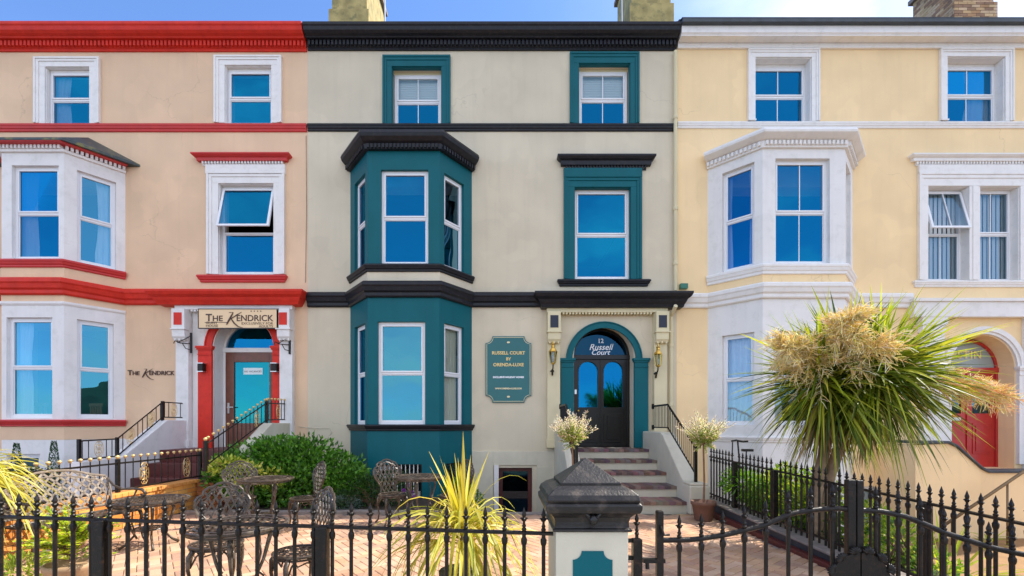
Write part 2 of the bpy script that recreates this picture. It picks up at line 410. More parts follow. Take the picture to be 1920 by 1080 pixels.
def surround(par, pl, o, w, top, m, d=.05, name='window_surround', lin=.09):
    """stepped architrave round opening o=(u0,u1,z0,z1)"""
    mb = MB(); u0, u1, z0, z1 = o; t = top
    def legs(wi, wo, dd, zt):
        mb.pbox(pl, u0-wo, u0-wi, z0, z1+zt, 0, dd); mb.pbox(pl, u1+wi, u1+wo, z0, z1+zt, 0, dd)
    legs(0, w*.55, d*.55, 0); legs(w*.55, w*.80, d*.78, t*.55); legs(w*.80, w, d, t*.80)
    mb.pbox(pl, u0-w*.55, u1+w*.55, z1, z1+t*.55, 0, d*.55)
    mb.pbox(pl, u0-.004, u0+.012, z0, z1-.012, -lin, .004); mb.pbox(pl, u1-.012, u1+.004, z0, z1-.012, -lin, .004); mb.pbox(pl, u0-.004, u1+.004, z1-.012, z1+.004, -lin, .004)
    mb.pbox(pl, u0-w*.80, u1+w*.80, z1+t*.55, z1+t*.80, 0, d*.78)
    mb.pbox(pl, u0-w, u1+w, z1+t*.80, z1+t, 0, d)
    return mb.build(name, m, par, bevel=.005)
def hood(par, pl, u0, u1, z0, z1, m, md, out=.16, name='hood'):
    a, b = pl.p(u0+out, 0, 0), pl.p(u1-out, 0, 0); h = z1-z0
    path = [(pl.p(u0+out,0,0).x, pl.p(u0+out,0,0).y), (b.x, b.y)]
    mb = MB(); seq = [(0, z1), (out, z1), (out, z1-h*.2), (out*.8, z1-h*.42), (out*.55, z1-h*.55), (out*.5, z0), (0, z0)]
    # returns at both ends: wrap the moulding round a thin block
    p = [pl.p(u0+out, 0, -.01), pl.p(u0+out, 0, .002), pl.p(u1-out, 0, .002), pl.p(u1-out, 0, -.01)]
    mb.mould([(q.x, q.y) for q in p], seq)
    hd = mb.build(name, m, par, bevel=.003)
    dm = MB(); dm.dentils([(q.x, q.y) for q in p[1:3]], .035, .03, z0-.055, z0, 0.0, out*.38)
    dm.pbox(pl, u0+out+.01, u1-out-.01, z0-.08, z0-.055, 0, .03)
    dm.build('dentil_course', md, hd)
    return hd
def bay_path(cx, hw, fw, y1=10.0, dep=.78): return [(cx-hw, y1), (cx-fw, y1-dep), (cx+fw, y1-dep), (cx+hw, y1)]
def bay_level(mb, path, z0, z1, front=None, side=None, depth=.12):
    """three faces of a bay between z0 and z1; front=(u0,u1,za,zb); side=(ta,tb,za,zb) measured from the front corner in parts of the side"""
    A, B, Cc, D = path; out = []
    for k, (p, q) in enumerate(((A, B), (B, Cc), (Cc, D))):
        pl = Pl(p, q); ops = []
        if k == 1 and front: ops = [front]
        if k != 1 and side:
            ta, tb, za, zb = side
            ops = [((1-tb)*pl.len, (1-ta)*pl.len, za, zb)] if k == 0 else [(ta*pl.len, tb*pl.len, za, zb)]
        mb.wall(pl, 0, pl.len, z0, z1, ops, depth); out.append((pl, ops[0] if ops else None))
    return out
def cornice_prof(z0, z1, o):
    h = z1-z0
    return [(0, z1), (o, z1), (o, z1-h*.14), (o*.93, z1-h*.2), (o*.86, z1-h*.36), (o*.72, z1-h*.45), (o*.55, z1-h*.5), (o*.5, z1-h*.56), (o*.2, z1-h*.58), (o*.2, z1-h*.86), (o*.12, z1-h*.88), (o*.12, z0), (0, z0)]
def string_prof(z0, z1, o):
    h = z1-z0
    return [(-.05, z1), (o*.8, z1), (o, z1-h*.1), (o, z1-h*.28), (o*.85, z1-h*.38), (o*.7, z1-h*.62), (o*.45, z1-h*.72), (o*.45, z1-h*.92), (o*.3, z0), (-.05, z0)]
def shell(par, x0, x1, zt=9.9):
    """the body behind the front wall: side and back walls, floors"""
    b = MB()
    b.box(x0, x0+.25, 10.25, 17, -1, zt); b.box(x1-.25, x1, 10.25, 17, -1, zt); b.box(x0+.25, x1-.25, 16.75, 17, -1, zt)
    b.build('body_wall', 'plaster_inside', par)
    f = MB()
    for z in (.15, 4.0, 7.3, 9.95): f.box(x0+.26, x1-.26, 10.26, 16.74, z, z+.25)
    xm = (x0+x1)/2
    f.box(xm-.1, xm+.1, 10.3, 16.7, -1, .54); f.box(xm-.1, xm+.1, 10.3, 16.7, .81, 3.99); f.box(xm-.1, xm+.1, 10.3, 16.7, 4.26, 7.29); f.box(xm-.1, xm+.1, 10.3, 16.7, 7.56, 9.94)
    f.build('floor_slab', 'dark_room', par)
def roof(par, x0, x1, z0=10.06, m='slate', y0=9.72):
    r = MB(); L = 13.5-y0; zz = z0 + L*.62
    for k in range(24):                           # lapped slate courses
        a, b = k/24, (k+1)/24
        ya, yb = y0+L*a, y0+L*b+.03; za, zb = z0+(zz-z0)*a, z0+(zz-z0)*b+.0
        r.add([(x0,ya,za+.03),(x1,ya,za+.03),(x1,yb,zb+.012),(x0,yb,zb+.012),(x0,ya,za+.01),(x1,ya,za+.01),(x1,yb,zb-.01),(x0,yb,zb-.01)],
              [(0,1,2,3),(7,6,5,4),(0,4,5,1),(3,2,6,7),(0,3,7,4),(1,5,6,2)])
    r.add([(x0,13.5,zz),(x1,13.5,zz),(x1,17.2,z0-.2),(x0,17.2,z0-.2)], [(0,1,2,3)])
    return r.build('roof', m, par)
def arch_band(mb, pl, cx, zs, ri, ro, d0, d1, n=24, a0=0, a1=math.pi):
    for i in range(n):
        t, s = a0+(a1-a0)*i/n, a0+(a1-a0)*(i+1)/n
        q = [(cx-ri*math.cos(t), zs+ri*math.sin(t)), (cx-ro*math.cos(t), zs+ro*math.sin(t)), (cx-ro*math.cos(s), zs+ro*math.sin(s)), (cx-ri*math.cos(s), zs+ri*math.sin(s))]
        V = [pl.p(u, z, d1) for u, z in q]+[pl.p(u, z, d0) for u, z in q]
        mb.add(V, [(0,1,2,3),(7,6,5,4),(1,5,6,2),(0,3,7,4)])
def arc_pts(cx, zs, r, n=20): return [(cx-r*math.cos(math.pi*i/n), zs+r*math.sin(math.pi*i/n)) for i in range(n+1)]
def pier(par, pl, u0, u1, z0, z1, m, d=.09, name='pilaster'):
    mb = MB(); mb.pbox(pl, u0, u1, z0, z1-.2, 0, d); mb.pbox(pl, u0+.0, u1-.0, z1-.2, z1-.17, 0, d+.015)
    mb.pbox(pl, u0+.002, u1-.002, z1-.17, z1-.085, 0, d+.002); mb.pbox(pl, u0-.02, u1+.02, z1-.085, z1-.05, 0, d+.025); mb.pbox(pl, u0-.035, u1+.035, z1-.05, z1, 0, d+.04)
    return mb.build(name, m, par, bevel=.004)
def console(par, pl, uc, w, z0, z1, m, mp, d0, d1):
    mb = MB(); h = z1-z0
    mb.pbox(pl, uc-w/2, uc+w/2, z0+h*.36, z1, d0, d1); mb.pbox(pl, uc-w/2-.02, uc+w/2+.02, z0+h*.32, z0+h*.36, d0, d1+.02)
    P = [(d0, z0), (d0+(d1-d0)*.55, z0+.0), (d0+(d1-d0)*.9, z0+h*.1), (d1-.005, z0+h*.32), (d0, z0+h*.32)]
    V = [pl.p(uc-w/2+.004, z, d) for d, z in P]+[pl.p(uc+w/2-.004, z, d) for d, z in P]; n = len(P)
    mb.add(V, [tuple(range(n)), tuple(range(2*n-1, n-1, -1))]+[(i, i+n, (i+1) % n+n, (i+1) % n) for i in range(n)])
    for k in (-1, 0, 1): mb.pbox(pl, uc+k*w*.33-.016, uc+k*w*.33+.016, z0-.02, z0+.03, d0, d0+(d1-d0)*.7)
    c = mb.build('console', m, par, bevel=.004)
    q = MB(); q.pbox(pl, uc-w*.31, uc+w*.31, z0+h*.47, z1-h*.13, d1, d1+.006); q.build('inset_panel', mp, c)
    return c

# ================================================================== TEAL HOUSE (middle)
XL, XR = PX(577), PX(1268.5)
MX0, MX1 = -12.4, 14.6
def Zf(y, Y=9.22): return PZ(y, Y)
bayT = bay_path(-1.99, 1.34, .73); bayL = bay_path(-9.53, 1.235, .634); bayW = bay_path(6.15, 1.6, .835)
HT = thing('terraced_house', 'cream terraced house with teal window surrounds, black cornices and a teal bay', 'house', (2.26, 10, 0))
def bay_hole(path, z0, z1): return (path[0][0]+.18, path[3][0]-.18, z0, z1)
opT = dict(w1=(PX(735), PX(828), PZ(233.5), PZ(126)), w2=(PX(1085), PX(1181), PZ(232.5), PZ(120)), f1=(PX(1077), PX(1182), PZ(524), PZ(352)))
b = MB()
door_op = (2.26-.66, 2.26+.66, .95, 3.66, 'arch')
b.wall(WALL, XL, XR, -.7, 10.0, [opT['w1'], opT['w2'], opT['f1'], bay_hole(bayT, 4.7, 6.7), bay_hole(bayT, 1.4, 3.7), bay_hole(bayT, -.3, .7), (PX(935), PX(998), -.54, PZ(877)), door_op], .35)
b.build('wall', 'cream_render', HT)
shell(HT, XL+.02, XR-.02)
# basement plinth band right of the bay
b = MB(); zc = PZ(846)
b.pbox(WALL, bayT[3][0]+.004, PX(935)-.12, -.7, zc, 0, .03); b.pbox(WALL, PX(998)+.1, 1.17, -.7, zc, 0, .03); b.pbox(WALL, PX(935)-.12, PX(998)+.1, PZ(872), zc, 0, .03)
b.build('plinth', 'pier_cream', HT, bevel=.004)
# cornice
b = MB(); zc0, zc1 = PZ(96), 10.10
b.mould([(XL+.01, 10), (XR-.01, 10)], cornice_prof(zc0, zc1, .30)); cor = b.build('cornice', 'black_paint', HT, bevel=.004)
d = MB(); h = zc1-zc0; d.dentils([(XL+.03, 10), (XR-.03, 10)], .05, .035, zc0+h*.15, zc0+h*.40, .055, .115); d.build('dentil_course', 'black_paint', cor)
roof(HT, XL, XR)
b = MB(); b.mould([(XL+.01, 10), (XR-.01, 10)], string_prof(PZ(247), PZ(234), .07)); b.build('string_course', 'black_paint', HT, bevel=.003)
# lower string running round the bay
b = MB(); z0, z1 = 4.05, 4.36
b.mould([(XL+.01, 10), bayT[0], bayT[1], bayT[2], bayT[3], (PX(1025), 10)], string_prof(z0, z1, .15)); b.build('string_course', 'black_paint', HT, bevel=.004)
# bay
b = MB()
zs0, zs1 = 4.72, Zf(318); u_a, u_b = PX(714, 9.22)-(-1.99-.73), PX(803, 9.22)-(-1.99-.73)
up = bay_level(b, bayT, 4.60, 7.06, (u_a, u_b, zs0, zs1), (.14, .74, zs0, zs1), .13)
u_c, u_d = PX(708, 9.22)-(-1.99-.73), PX(797, 9.22)-(-1.99-.73); zl0, zl1 = 1.47, Zf(603)
lo = bay_level(b, bayT, -.7, 4.1, None, None) if False else None
lo = bay_level(b, bayT, 1.40, 4.1, (u_c, u_d, zl0, zl1), (.14, .74, zl0, zl1), .13)
bs = bay_level(b, bayT, -.7, 1.40, (.18, 1.10, -.3, .66), (.2, .75, -.1, .66), .13)
bt = b.build('bay', 'teal_paint', HT)
b = MB(); bay_level(b, bay_path(-1.99, 1.345, .735, 10, .785), 4.3, 4.6); b.build('bay_apron', 'cream_render', HT)
b = MB(); b.mould(bayT, string_prof(4.57, 4.72, .09)); b.build('sill', 'black_paint', HT, bevel=.004)
b = MB(); b.mould(bayT, string_prof(1.34, 1.47, .09)); b.build('sill', 'black_paint', HT, bevel=.004)
b = MB(); b.mould(bayT, [(-.05, 7.38), (.10, 7.38), (.20, 7.34), (.22, 7.28), (.20, 7.22), (.14, 7.16), (.09, 7.13), (.08, 7.03), (-.05, 7.03)])
b.add([(bayT[0][0], 10, 7.375), (bayT[1][0], 9.22, 7.375), (bayT[2][0], 9.22, 7.375), (bayT[3][0], 10, 7.375)], [(0,1,2,3)])
bc = b.build('bay_cornice', 'black_paint', HT, bevel=.004)
d = MB(); d.dentils(bayT, .045, .03, 7.04, 7.12, .07, .12); d.build('dentil_course', 'black_paint', bc)
cts = [('left', None, None), ('thin_left', None, 'cream')]
for (pl, o), cu, g in zip(up, (None, None, 'thin_left'), ('glass', 'glass', 'glass_clear')): window(HT, pl, *o, rec=.07, curtain=cu, glass=g)
for (pl, o), cu, g in zip(lo, (None, None, 'cream'), ('glass', 'glass_pale', 'glass_clear')): window(HT, pl, *o, rec=.07, curtain=cu, glass=g)
for i, (pl, o) in enumerate(bs):
    f = MB(); a, c_, z0, z1 = o
    f.pbox(pl, a, a+.04, z0, z1, -.12, -.07); f.pbox(pl, c_-.04, c_, z0, z1, -.12, -.07); f.pbox(pl, a, c_, z1-.04, z1, -.118, -.068); f.pbox(pl, a, c_, z0, z0+.04, -.118, -.068)
    w = f.build('basement_window', 'dark_wood', HT)
    if i == 1:
        g = MB(); n = 11
        for k in range(1, n): g.tube([pl.p(a+(c_-a)*k/n, z0, -.03), pl.p(a+(c_-a)*k/n, z1, -.03)], .009, 6)
        g.build('security_bars', 'white_paint', w)
    p = MB(); p.add([pl.p(a, z0, -.1), pl.p(c_, z0, -.1), pl.p(c_, z1, -.1), pl.p(a, z1, -.1)], [(0,1,2,3)]); p.build('pane', 'glass_clear', w)
# windows on the flat wall
for k, cu in (('w1', 'blind'), ('w2', 'blind')):
    o = opT[k]; surround(HT, WALL, o, .2, PZ(106)-PZ(126), 'teal_paint', .06)
    window(HT, WALL, o[0]+.02, o[1]-.02, o[2], o[3]-.06, rec=.15, fw=.06, mull=True, curtain=cu, split=.49, top_glass='glass_clear')
    m_ = MB(); m_.pbox(WALL, o[0], o[1], o[3]-.06, o[3], -.22, -.15); m_.build('window_head', 'porch_cream', HT)
o = opT['f1']; surround(HT, WALL, o, .24, PZ(333)-PZ(354), 'teal_paint', .07)
b = MB(); b.pbox(WALL, o[0]-.242, o[1]+.242, PZ(334), PZ(318), 0, .075); b.build('frieze', 'teal_paint', HT, bevel=.004)
window(HT, WALL, *o, rec=.10, fw=.065)
hood(HT, WALL, PX(1044), PX(1226), PZ(313), PZ(296.5), 'black_paint', 'black_paint', .17)
b = MB(); b.mould([(PX(1052), 10.02), (PX(1052), 9.999), (PX(1211), 9.999), (PX(1211), 10.02)], string_prof(PZ(537.5), PZ(525), .09)); b.build('sill', 'black_paint', HT, bevel=.004)
# basement door in the area
b = MB(); a, c_ = PX(935), PX(998); zt = PZ(877)
b.pbox(WALL, a, a+.09, -.54, zt, -.2, -.12); b.pbox(WALL, c_-.09, c_, -.54, zt, -.2, -.12); b.pbox(WALL, a+.09, c_-.09, zt-.09, zt, -.2, -.12)
bd = b.build('basement_door', 'maroon_tile', HT, bevel=.004)
p = MB(); p.add([WALL.p(a+.08, -.54, -.16), WALL.p(c_-.08, -.54, -.16), WALL.p(c_-.08, zt-.08, -.16), WALL.p(a+.08, zt-.08, -.16)], [(0,1,2,3)]); p.build('pane', 'glass_dark', bd)
b = MB(); b.pbox(WALL, c_+.1, 1.17, -.7, zt+.02, .031, .05); b.build('door_surround', 'pier_cream', HT)
b = MB(); b.pbox(WALL, a-.1, a, -.7, zt+.06, .031, .06); b.build('door_surround', 'white_masonry', HT)

# entrance portico
def portico(H, cx, ul, ur, zbase, zspring, ri, ro, mwall, mband, mpier, mcorn, mpanel, corn_u, piers, zc=(4.0, 4.31), cons=True, lit='white_paint', dz=0.0):
    PLq = Pl((0, 9.87), (1, 9.87))
    b = MB()
    # outer pilaster strips
    sw = .28
    b.pbox(WALL, ul, ul+sw, zbase-.0, zc[0]-.09, 0, .13); b.pbox(WALL, ur-sw, ur, zbase-.0, zc[0]-.09, 0, .13)
    b.pbox(WALL, ul-.02, ul+sw+.02, zbase, zbase+.18, 0, .15); b.pbox(WALL, ur-sw-.02, ur+.02, zbase, zbase+.18, 0, .15)
    b.pbox(WALL, ul-.01, ur+.01, zc[0]-.09, zc[0], 0, .15)
    po = b.build('portico', mwall, H, bevel=.005)
    d = MB(); d.dentils([(ul+sw+.04, 10), (ur-sw-.04, 10)], .04, .03, zc[0]-.13, zc[0]-.09, 0, .14); d.build('dentil_course', mwall, po)
    for u in (ul+sw/2, ur-sw/2): console(H, WALL, u, .28, zc[0]-.76, zc[0]-.095, mwall, mpanel, .128, .26)
    b = MB(); a_, b_ = corn_u
    b.mould([(a_+.35, 10.02), (a_+.35, 9.999), (b_-.35, 9.999), (b_-.35, 10.02)], [(0, zc[1]), (.38, zc[1]), (.38, zc[1]-.04), (.35, zc[1]-.1), (.29, zc[1]-.15), (.27, zc[1]-.2), (.24, zc[1]-.25), (.22, zc[0]), (0, zc[0])])
    b.build('portico_cornice', mcorn, H, bevel=.004)
    b = MB(); arch_band(b, WALL, cx, zspring, ri, ro-.02, 0, .05); arch_band(b, WALL, cx, zspring, ro-.022, ro, 0, .07); b.build('archivolt', mband, H)
    for (u0, u1) in piers: pier(H, WALL, u0, u1, zbase+.0, zspring+.03, mpier, .07)
    return po
portico(HT, 2.26, PX(1025)+.0, PX(1247), .96, PZ(675), .70, .84, 'porch_cream', 'teal_paint', 'teal_paint', 'black_paint', 'panel_navy', (PX(1003), PX(1285)), [(PX(1051), PX(1075)), (PX(1188), PX(1214))])
b = MB(); b.pbox(WALL, PX(1026)+.28, 2.26-.995, 2.9, 3.89, 0, .012); b.build('porch_panel', 'porch_cream', HT)
def door_case(H, cx, hw, zb, zspr, Y, m, mull=True):
    """frame, transom and fanlight of an arched doorway on plane Y"""
    pl = Pl((0, Y), (1, Y)); b = MB(); fr = .055
    b.pbox(pl, cx-hw, cx-hw+fr, zb, zspr, -.06, .03); b.pbox(pl, cx+hw-fr, cx+hw, zb, zspr, -.06, .03)
    arch_band(b, pl, cx, zspr, hw-fr, hw, -.06, .03); b.pbox(pl, cx-hw, cx+hw, zspr-.05, zspr+.05, -.058, .05)
    c = b.build('door_case', m, H, bevel=.004); return c, pl
DY = 10.34
case, dpl = door_case(HT, 2.265, .655, .95, PZ(670, DY), DY, 'dark_wood')
g = MB(); pts = arc_pts(2.265, PZ(670, DY), .60); g.add([dpl.p(u, z, -.01) for u, z in pts], [tuple(range(len(pts)))]); g.build('fanlight', 'glass_dark', case)
text('house_number', '12', 'letter_white', case, dpl, 2.265, PZ(643, DY), .0, .14, bold=.003, ext=.002)
text('fanlight_lettering', 'Russell', 'letter_white', case, dpl, 2.265, PZ(656, DY), .0, .19, shear=.3, bold=.002, ext=.002)
text('fanlight_lettering', 'Court', 'letter_white', case, dpl, 2.255, PZ(667, DY)+.02, .0, .17, shear=.3, bold=.002, ext=.002)
# black double-panelled door with two arched lights
b = MB(); zb, zt = .96, PZ(670, DY)-.05; cx = 2.265
dop = []
lights = [(cx-.50, cx-.07), (cx+.07, cx+.50)]
b.wall(Pl((0, DY+.0), (1, DY+.0)), cx-.60, cx+.60, zb, zt, [(l0, l1, 1.86, 2.90, 'arch') for l0, l1 in lights], .04)
for l0, l1 in lights:
    b.pbox(dpl, l0, l1, 1.06, 1.72, 0, .025)
    b.pbox(dpl, l0+.07, l1-.07, 1.13, 1.65, .025, .05)
    arch_band(b, dpl, (l0+l1)/2, 2.90-(l1-l0)/2, (l1-l0)/2, (l1-l0)/2+.025, 0, .015)
b.pbox(dpl, cx-.012, cx+.012, zb, zt, 0, .02); b.pbox(dpl, cx-.6, cx+.6, zb, zb+.07, 0, .012)
dr = b.build('front_door', 'dark_wood', HT, bevel=.003)
g = MB()
for l0, l1 in lights:
    r_ = (l1-l0)/2; pts = [(l0, 1.86)]+arc_pts((l0+l1)/2, 2.90-r_, r_)+[(l1, 1.86)]; g.add([dpl.p(u, z, -.03) for u, z in pts], [tuple(range(len(pts)))])
g.build('pane', 'glass', dr)
g = MB(); g.tube([dpl.p(cx-.52, 1.78, .01), dpl.p(cx-.52, 1.78, .06)], .012, 8); g.lathe([(.0, -.025), (.018, -.018), (.026, 0), (.018, .018), (0, .025)], dpl.p(cx-.52, 1.78, .075), 10); g.build('door_knob', 'brass', dr, smooth=True)
g = MB(); g.pbox(dpl, cx-.60, cx-.555, 2.16, 2.26, .03, .05); g.build('letter_plate', 'silver', dr)

# ================================================================== LEFT HOUSE (beige and red)
HL = thing('terraced_house', 'peach-beige guest house at the left with bright red cornices and white window surrounds', 'house', (-5.6, 10, 0))
opL = dict(w1=(PX(87), PX(170), PZ(233), PZ(127)), w2=(PX(423), PX(510), PZ(232), PZ(124)), f1=(PX(411), PX(514), PZ(515), PZ(345)))
LC = -5.68
b = MB(); b.wall(WALL, MX0, XL-.001, .9, 10.0, [opL['w1'], opL['w2'], opL['f1'], bay_hole(bayL, 4.85, 6.7), bay_hole(bayL, 1.65, 3.6), (LC-.66, LC+.66, .95, 3.82, 'arch')], .35)
b.build('wall', 'peach_render', HL)
b = MB(); b.wall(WALL, MX0, XL-.001, -.9, .9, [bay_hole(bayL, 0, .85)], .3); b.pbox(WALL, bayL[3][0], LC-1.3, .9, 1.14, 0, .03); b.build('plinth', 'white_masonry', HL)
shell(HL, MX0+.02, XL-.02)
b = MB(); zc0, zc1 = PZ(98), 10.10
b.mould([(MX0, 10), (XL-.012, 10)], cornice_prof(zc0, zc1, .31)); cor = b.build('cornice', 'red_paint', HL, bevel=.004)
h = zc1-zc0; d = MB(); d.dentils([(MX0, 10), (XL-.03, 10)], .05, .035, zc0+h*.15, zc0+h*.40, .055, .115); d.build('dentil_course', 'red_paint', cor)
roof(HL, MX0, XL)
b = MB(); b.mould([(MX0, 10), (XL-.012, 10)], string_prof(PZ(248), PZ(234), .07)); b.build('string_course', 'sill_red', HL, bevel=.003)
b = MB(); b.mould([(MX0, 10), bayL[0], bayL[1], bayL[2], bayL[3], (PX(335), 10)], string_prof(4.10, 4.43, .15)); b.build('string_course', 'red_paint', HL, bevel=.004)
b = MB(); zs0, zs1 = 4.83, Zf(310); ul = -9.53-.634
upL = bay_level(b, bayL, 4.78, 7.06, (PX(22, 9.22)-ul, PX(110, 9.22)-ul, zs0, zs1), (.2, .84, zs0, zs1), .13)
zl0, zl1 = 1.60, Zf(595)
loL = bay_level(b, bayL, 1.50, 3.93, (PX(12, 9.22)-ul, PX(98, 9.22)-ul, zl0, zl1), (.2, .80, zl0, zl1), .13)
bsL = bay_level(b, bayL, -.9, 1.16, (.1, .78, .2, .87), None, .13)
b.build('bay', 'white_masonry', HL)
b = MB(); bp2 = bay_path(-9.53, 1.24, .639, 10, .785); bay_level(b, bp2, 4.38, 4.68); b.build('bay_apron', 'peach_render', HL)
b = MB(); bay_level(b, bp2, 3.93, 4.15); b.build('bay_apron', 'peach_render', HL)
b = MB(); bay_level(b, bp2, 1.16, 1.44); b.build('bay_apron', 'peach_render', HL)
b = MB(); b.mould(bayL, string_prof(4.66, 4.82, .09)); b.build('sill', 'sill_red', HL, bevel=.004)
b = MB(); b.mould(bayL, string_prof(1.43, 1.57, .09)); b.build('sill', 'sill_red', HL, bevel=.004)
b = MB(); b.mould(bayL, [(-.02, 3.97), (.03, 3.97), (.03, 3.93), (.015, 3.90), (-.02, 3.90)]); b.build('bay_band', 'white_paint', HL)
b = MB(); b.mould(bayL, [(-.05, 7.20), (.16, 7.20), (.17, 7.13), (.10, 7.12), (-.05, 7.12)]); bcL = b.build('bay_cornice', 'sill_red', HL, bevel=.004)
d = MB(); d.dentils(bayL, .045, .03, 7.05, 7.12, -.01, .08); d.mould(bayL, [(-.03, 7.05), (.05, 7.05), (.04, 7.0), (-.03, 7.0)]); d.build('dentil_course', 'white_paint', bcL)
# hipped lead roof of the bay
b = MB(); e = bay_path(-9.53, 1.235+.33, .634+.14, 10, .78+.18); t = [(-9.53-.62, 10), (-9.53+.42, 10)]
zt_, ze_ = 7.80, 7.20
b.add([(e[0][0], 10, ze_), (e[1][0], e[1][1], ze_), (e[2][0], e[2][1], ze_), (e[3][0], 10, ze_), (t[0][0], 10, zt_), (t[1][0], 10, zt_),
       (e[0][0], 10, ze_-.05), (e[1][0], e[1][1], ze_-.05), (e[2][0], e[2][1], ze_-.05), (e[3][0], 10, ze_-.05)],
      [(0,1,4), (1,2,5,4), (2,3,5), (0,6,7,1), (1,7,8,2), (2,8,9,3), (6,9,8,7)])
b.build('bay_roof', 'lead', HL)
for (pl, o), cu, g in zip(upL, (None, 'left', 'right'), ('glass', 'glass', 'glass_pale')): window(HL, pl, *o, rec=.07, curtain=cu, glass=g)
for (pl, o), cu, g in zip(loL, (None, 'left', None), ('glass', 'glass_pale', 'glass_pale')): window(HL, pl, *o, rec=.07, curtain=cu, glass=g)
for (pl, o) in bsL[1:2]: window(HL, pl, *o, rec=.07, glass='glass_clear')
for k in ('w1', 'w2'):
    o = opL[k]; surround(HL, WALL, o, .23, .2, 'white_paint', .07, lin=.069); window(HL, WALL, o[0]+.012, o[1]-.012, o[2], o[3]-.05, rec=.07, fw=.045, curtain='left' if k == 'w1' else None, split=.48)
    m_ = MB(); m_.pbox(WALL, o[0]+.012, o[1]-.012, o[3]-.05, o[3]-.012, -.2, -.07); m_.build('window_head', 'white_paint', HL)
o = opL['f1']; surround(HL, WALL, o, .25, .25, 'white_paint', .07)
b = MB(); b.pbox(WALL, PX(388), PX(536), o[3]+.2, PZ(311), 0, .06); b.build('frieze', 'white_paint', HL)
window(HL, WALL, *o, rec=.10, fw=.065, split=.475, tilt=math.radians(15), label='sash window with its upper light tilted open')
hood(HL, WALL, PX(366), PX(548), PZ(305), PZ(293.5), 'sill_red', 'white_paint', .17)
b = MB(); b.mould([(PX(380), 10.02), (PX(380), 9.999), (PX(532), 9.999), (PX(532), 10.02)], string_prof(PZ(530), PZ(516.5), .09)); b.build('sill', 'sill_red', HL, bevel=.004)
portico(HL, LC, PX(337), PX(553), .95, 3.16, .68, .84, 'white_masonry', 'red_paint', 'red_paint', 'red_paint', 'red_paint', (PX(298), PX(578)), [(LC-.97, LC-.67), (LC+.66, LC+.84)], zc=(4.06, 4.35))
b = MB(); b.wall(Pl((0, 9.985), (1, 9.985)), PX(338)+.28, PX(552)-.28, .95, 3.97, [(LC-.665, LC+.665, .95, 3.82, 'arch')], .02); b.build('porch_panel', 'white_masonry', HL)
b = MB(); pts = [(LC-.655, .95)]+arc_pts(LC, 3.155, .655)+[(LC+.655, .95)]
for i in range(len(pts)-1):
    p, q = pts[i], pts[i+1]; b.add([WALL.p(*p), WALL.p(*p, -.34), WALL.p(*q, -.34), WALL.p(*q)], [(0,1,2,3)])
b.build('porch_reveal', 'white_masonry', HL)
case, dpl = door_case(HL, LC, .65, .95, PZ(657, DY), DY, 'white_paint')
g = MB(); zsp = PZ(657, DY); pts = arc_pts(LC, zsp, .60); g.add([dpl.p(u, z, -.01) for u, z in pts], [tuple(range(len(pts)))]); g.build('fanlight', 'glass', case)
b = MB(); z1 = zsp-.05
b.pbox(dpl, LC-.595, LC-.40, .95, z1, -.03, .03); b.pbox(dpl, LC+.40, LC+.595, .95, z1, -.03, .03); b.pbox(dpl, LC-.40, LC+.40, z1-.22, z1, -.03, .03); b.pbox(dpl, LC-.40, LC+.40, .95, 1.50, -.03, .02)
b.pbox(dpl, LC-.3, LC+.3, 1.05, 1.4, .02, .032)
dl = b.build('front_door', 'brown_wood', HL, bevel=.005)
g = MB(); g.add([dpl.p(LC-.4, 1.5, .0), dpl.p(LC+.4, 1.5, .0), dpl.p(LC+.4, z1-.22, .0), dpl.p(LC-.4, z1-.22, .0)], [(0,1,2,3)]); g.build('pane', 'glass_teal', dl)
g = MB(); g.pbox(dpl, LC-.54, LC-.50, 1.72, 1.96, .03, .045); g.tube([dpl.p(LC-.52, 1.86, .045), dpl.p(LC-.52, 1.86, .09), dpl.p(LC-.38, 1.86, .09)], .012, 6); g.build('door_handle', 'silver', dl)
g = MB(); g.pbox(dpl, LC-.20, LC+.24, z1-.50, z1-.35, .004, .008); g.build('door_notice', 'note_paper', dl)
text('notice_lettering', 'NO VACANCIES', 'letter_brown', dl, dpl, LC+.02, z1-.45, .009, .055, ext=.001)

# ================================================================== RIGHT HOUSE (yellow and white)
HW = thing('terraced_house', 'pale yellow terraced house with white bay, white trim and a red arched door', 'house', (10.6, 10, 0))
WC = 10.60
opW = dict(w1=(PX(1415), PX(1520), PZ(229), PZ(109)), w2=(PX(1774), PX(1882), PZ(229), PZ(108)), d1=(PX(1738), PX(1815), PZ(526), PZ(350)), d2=(PX(1833), PX(1910), PZ(526), PZ(350)), base=(PX(1612), PX(1692), PZ(1006), PZ(912)))
b = MB(); b.wall(WALL, XR+.001, MX1, -.95, 10.0, [opW['w1'], opW['w2'], opW['d1'], opW['d2'], bay_hole(bayW, 4.9, 6.7), bay_hole(bayW, 1.5, 3.5), opW['base'], (WC-.72, WC+.72, .5, 3.44, 'arch')], .4)
b.build('wall', 'yellow_render', HW)
shell(HW, XR+.02, MX1-.02)
b = MB(); z_ = 10.14
b.mould([(XR+.012, 10), (MX1, 10)], [(0, z_-.10), (.27, z_-.10), (.27, z_-.25), (.24, z_-.28), (.24, z_-.30), (0, z_-.30)]); b.build('fascia', 'white_paint', HW)
b = MB(); b.mould([(XR+.005, 10), (MX1, 10)], [(0, z_), (.32, z_), (.36, z_-.03), (.36, z_-.10), (.28, z_-.11), (0, z_-.11)]); b.build('gutter', 'slate_coping', HW)
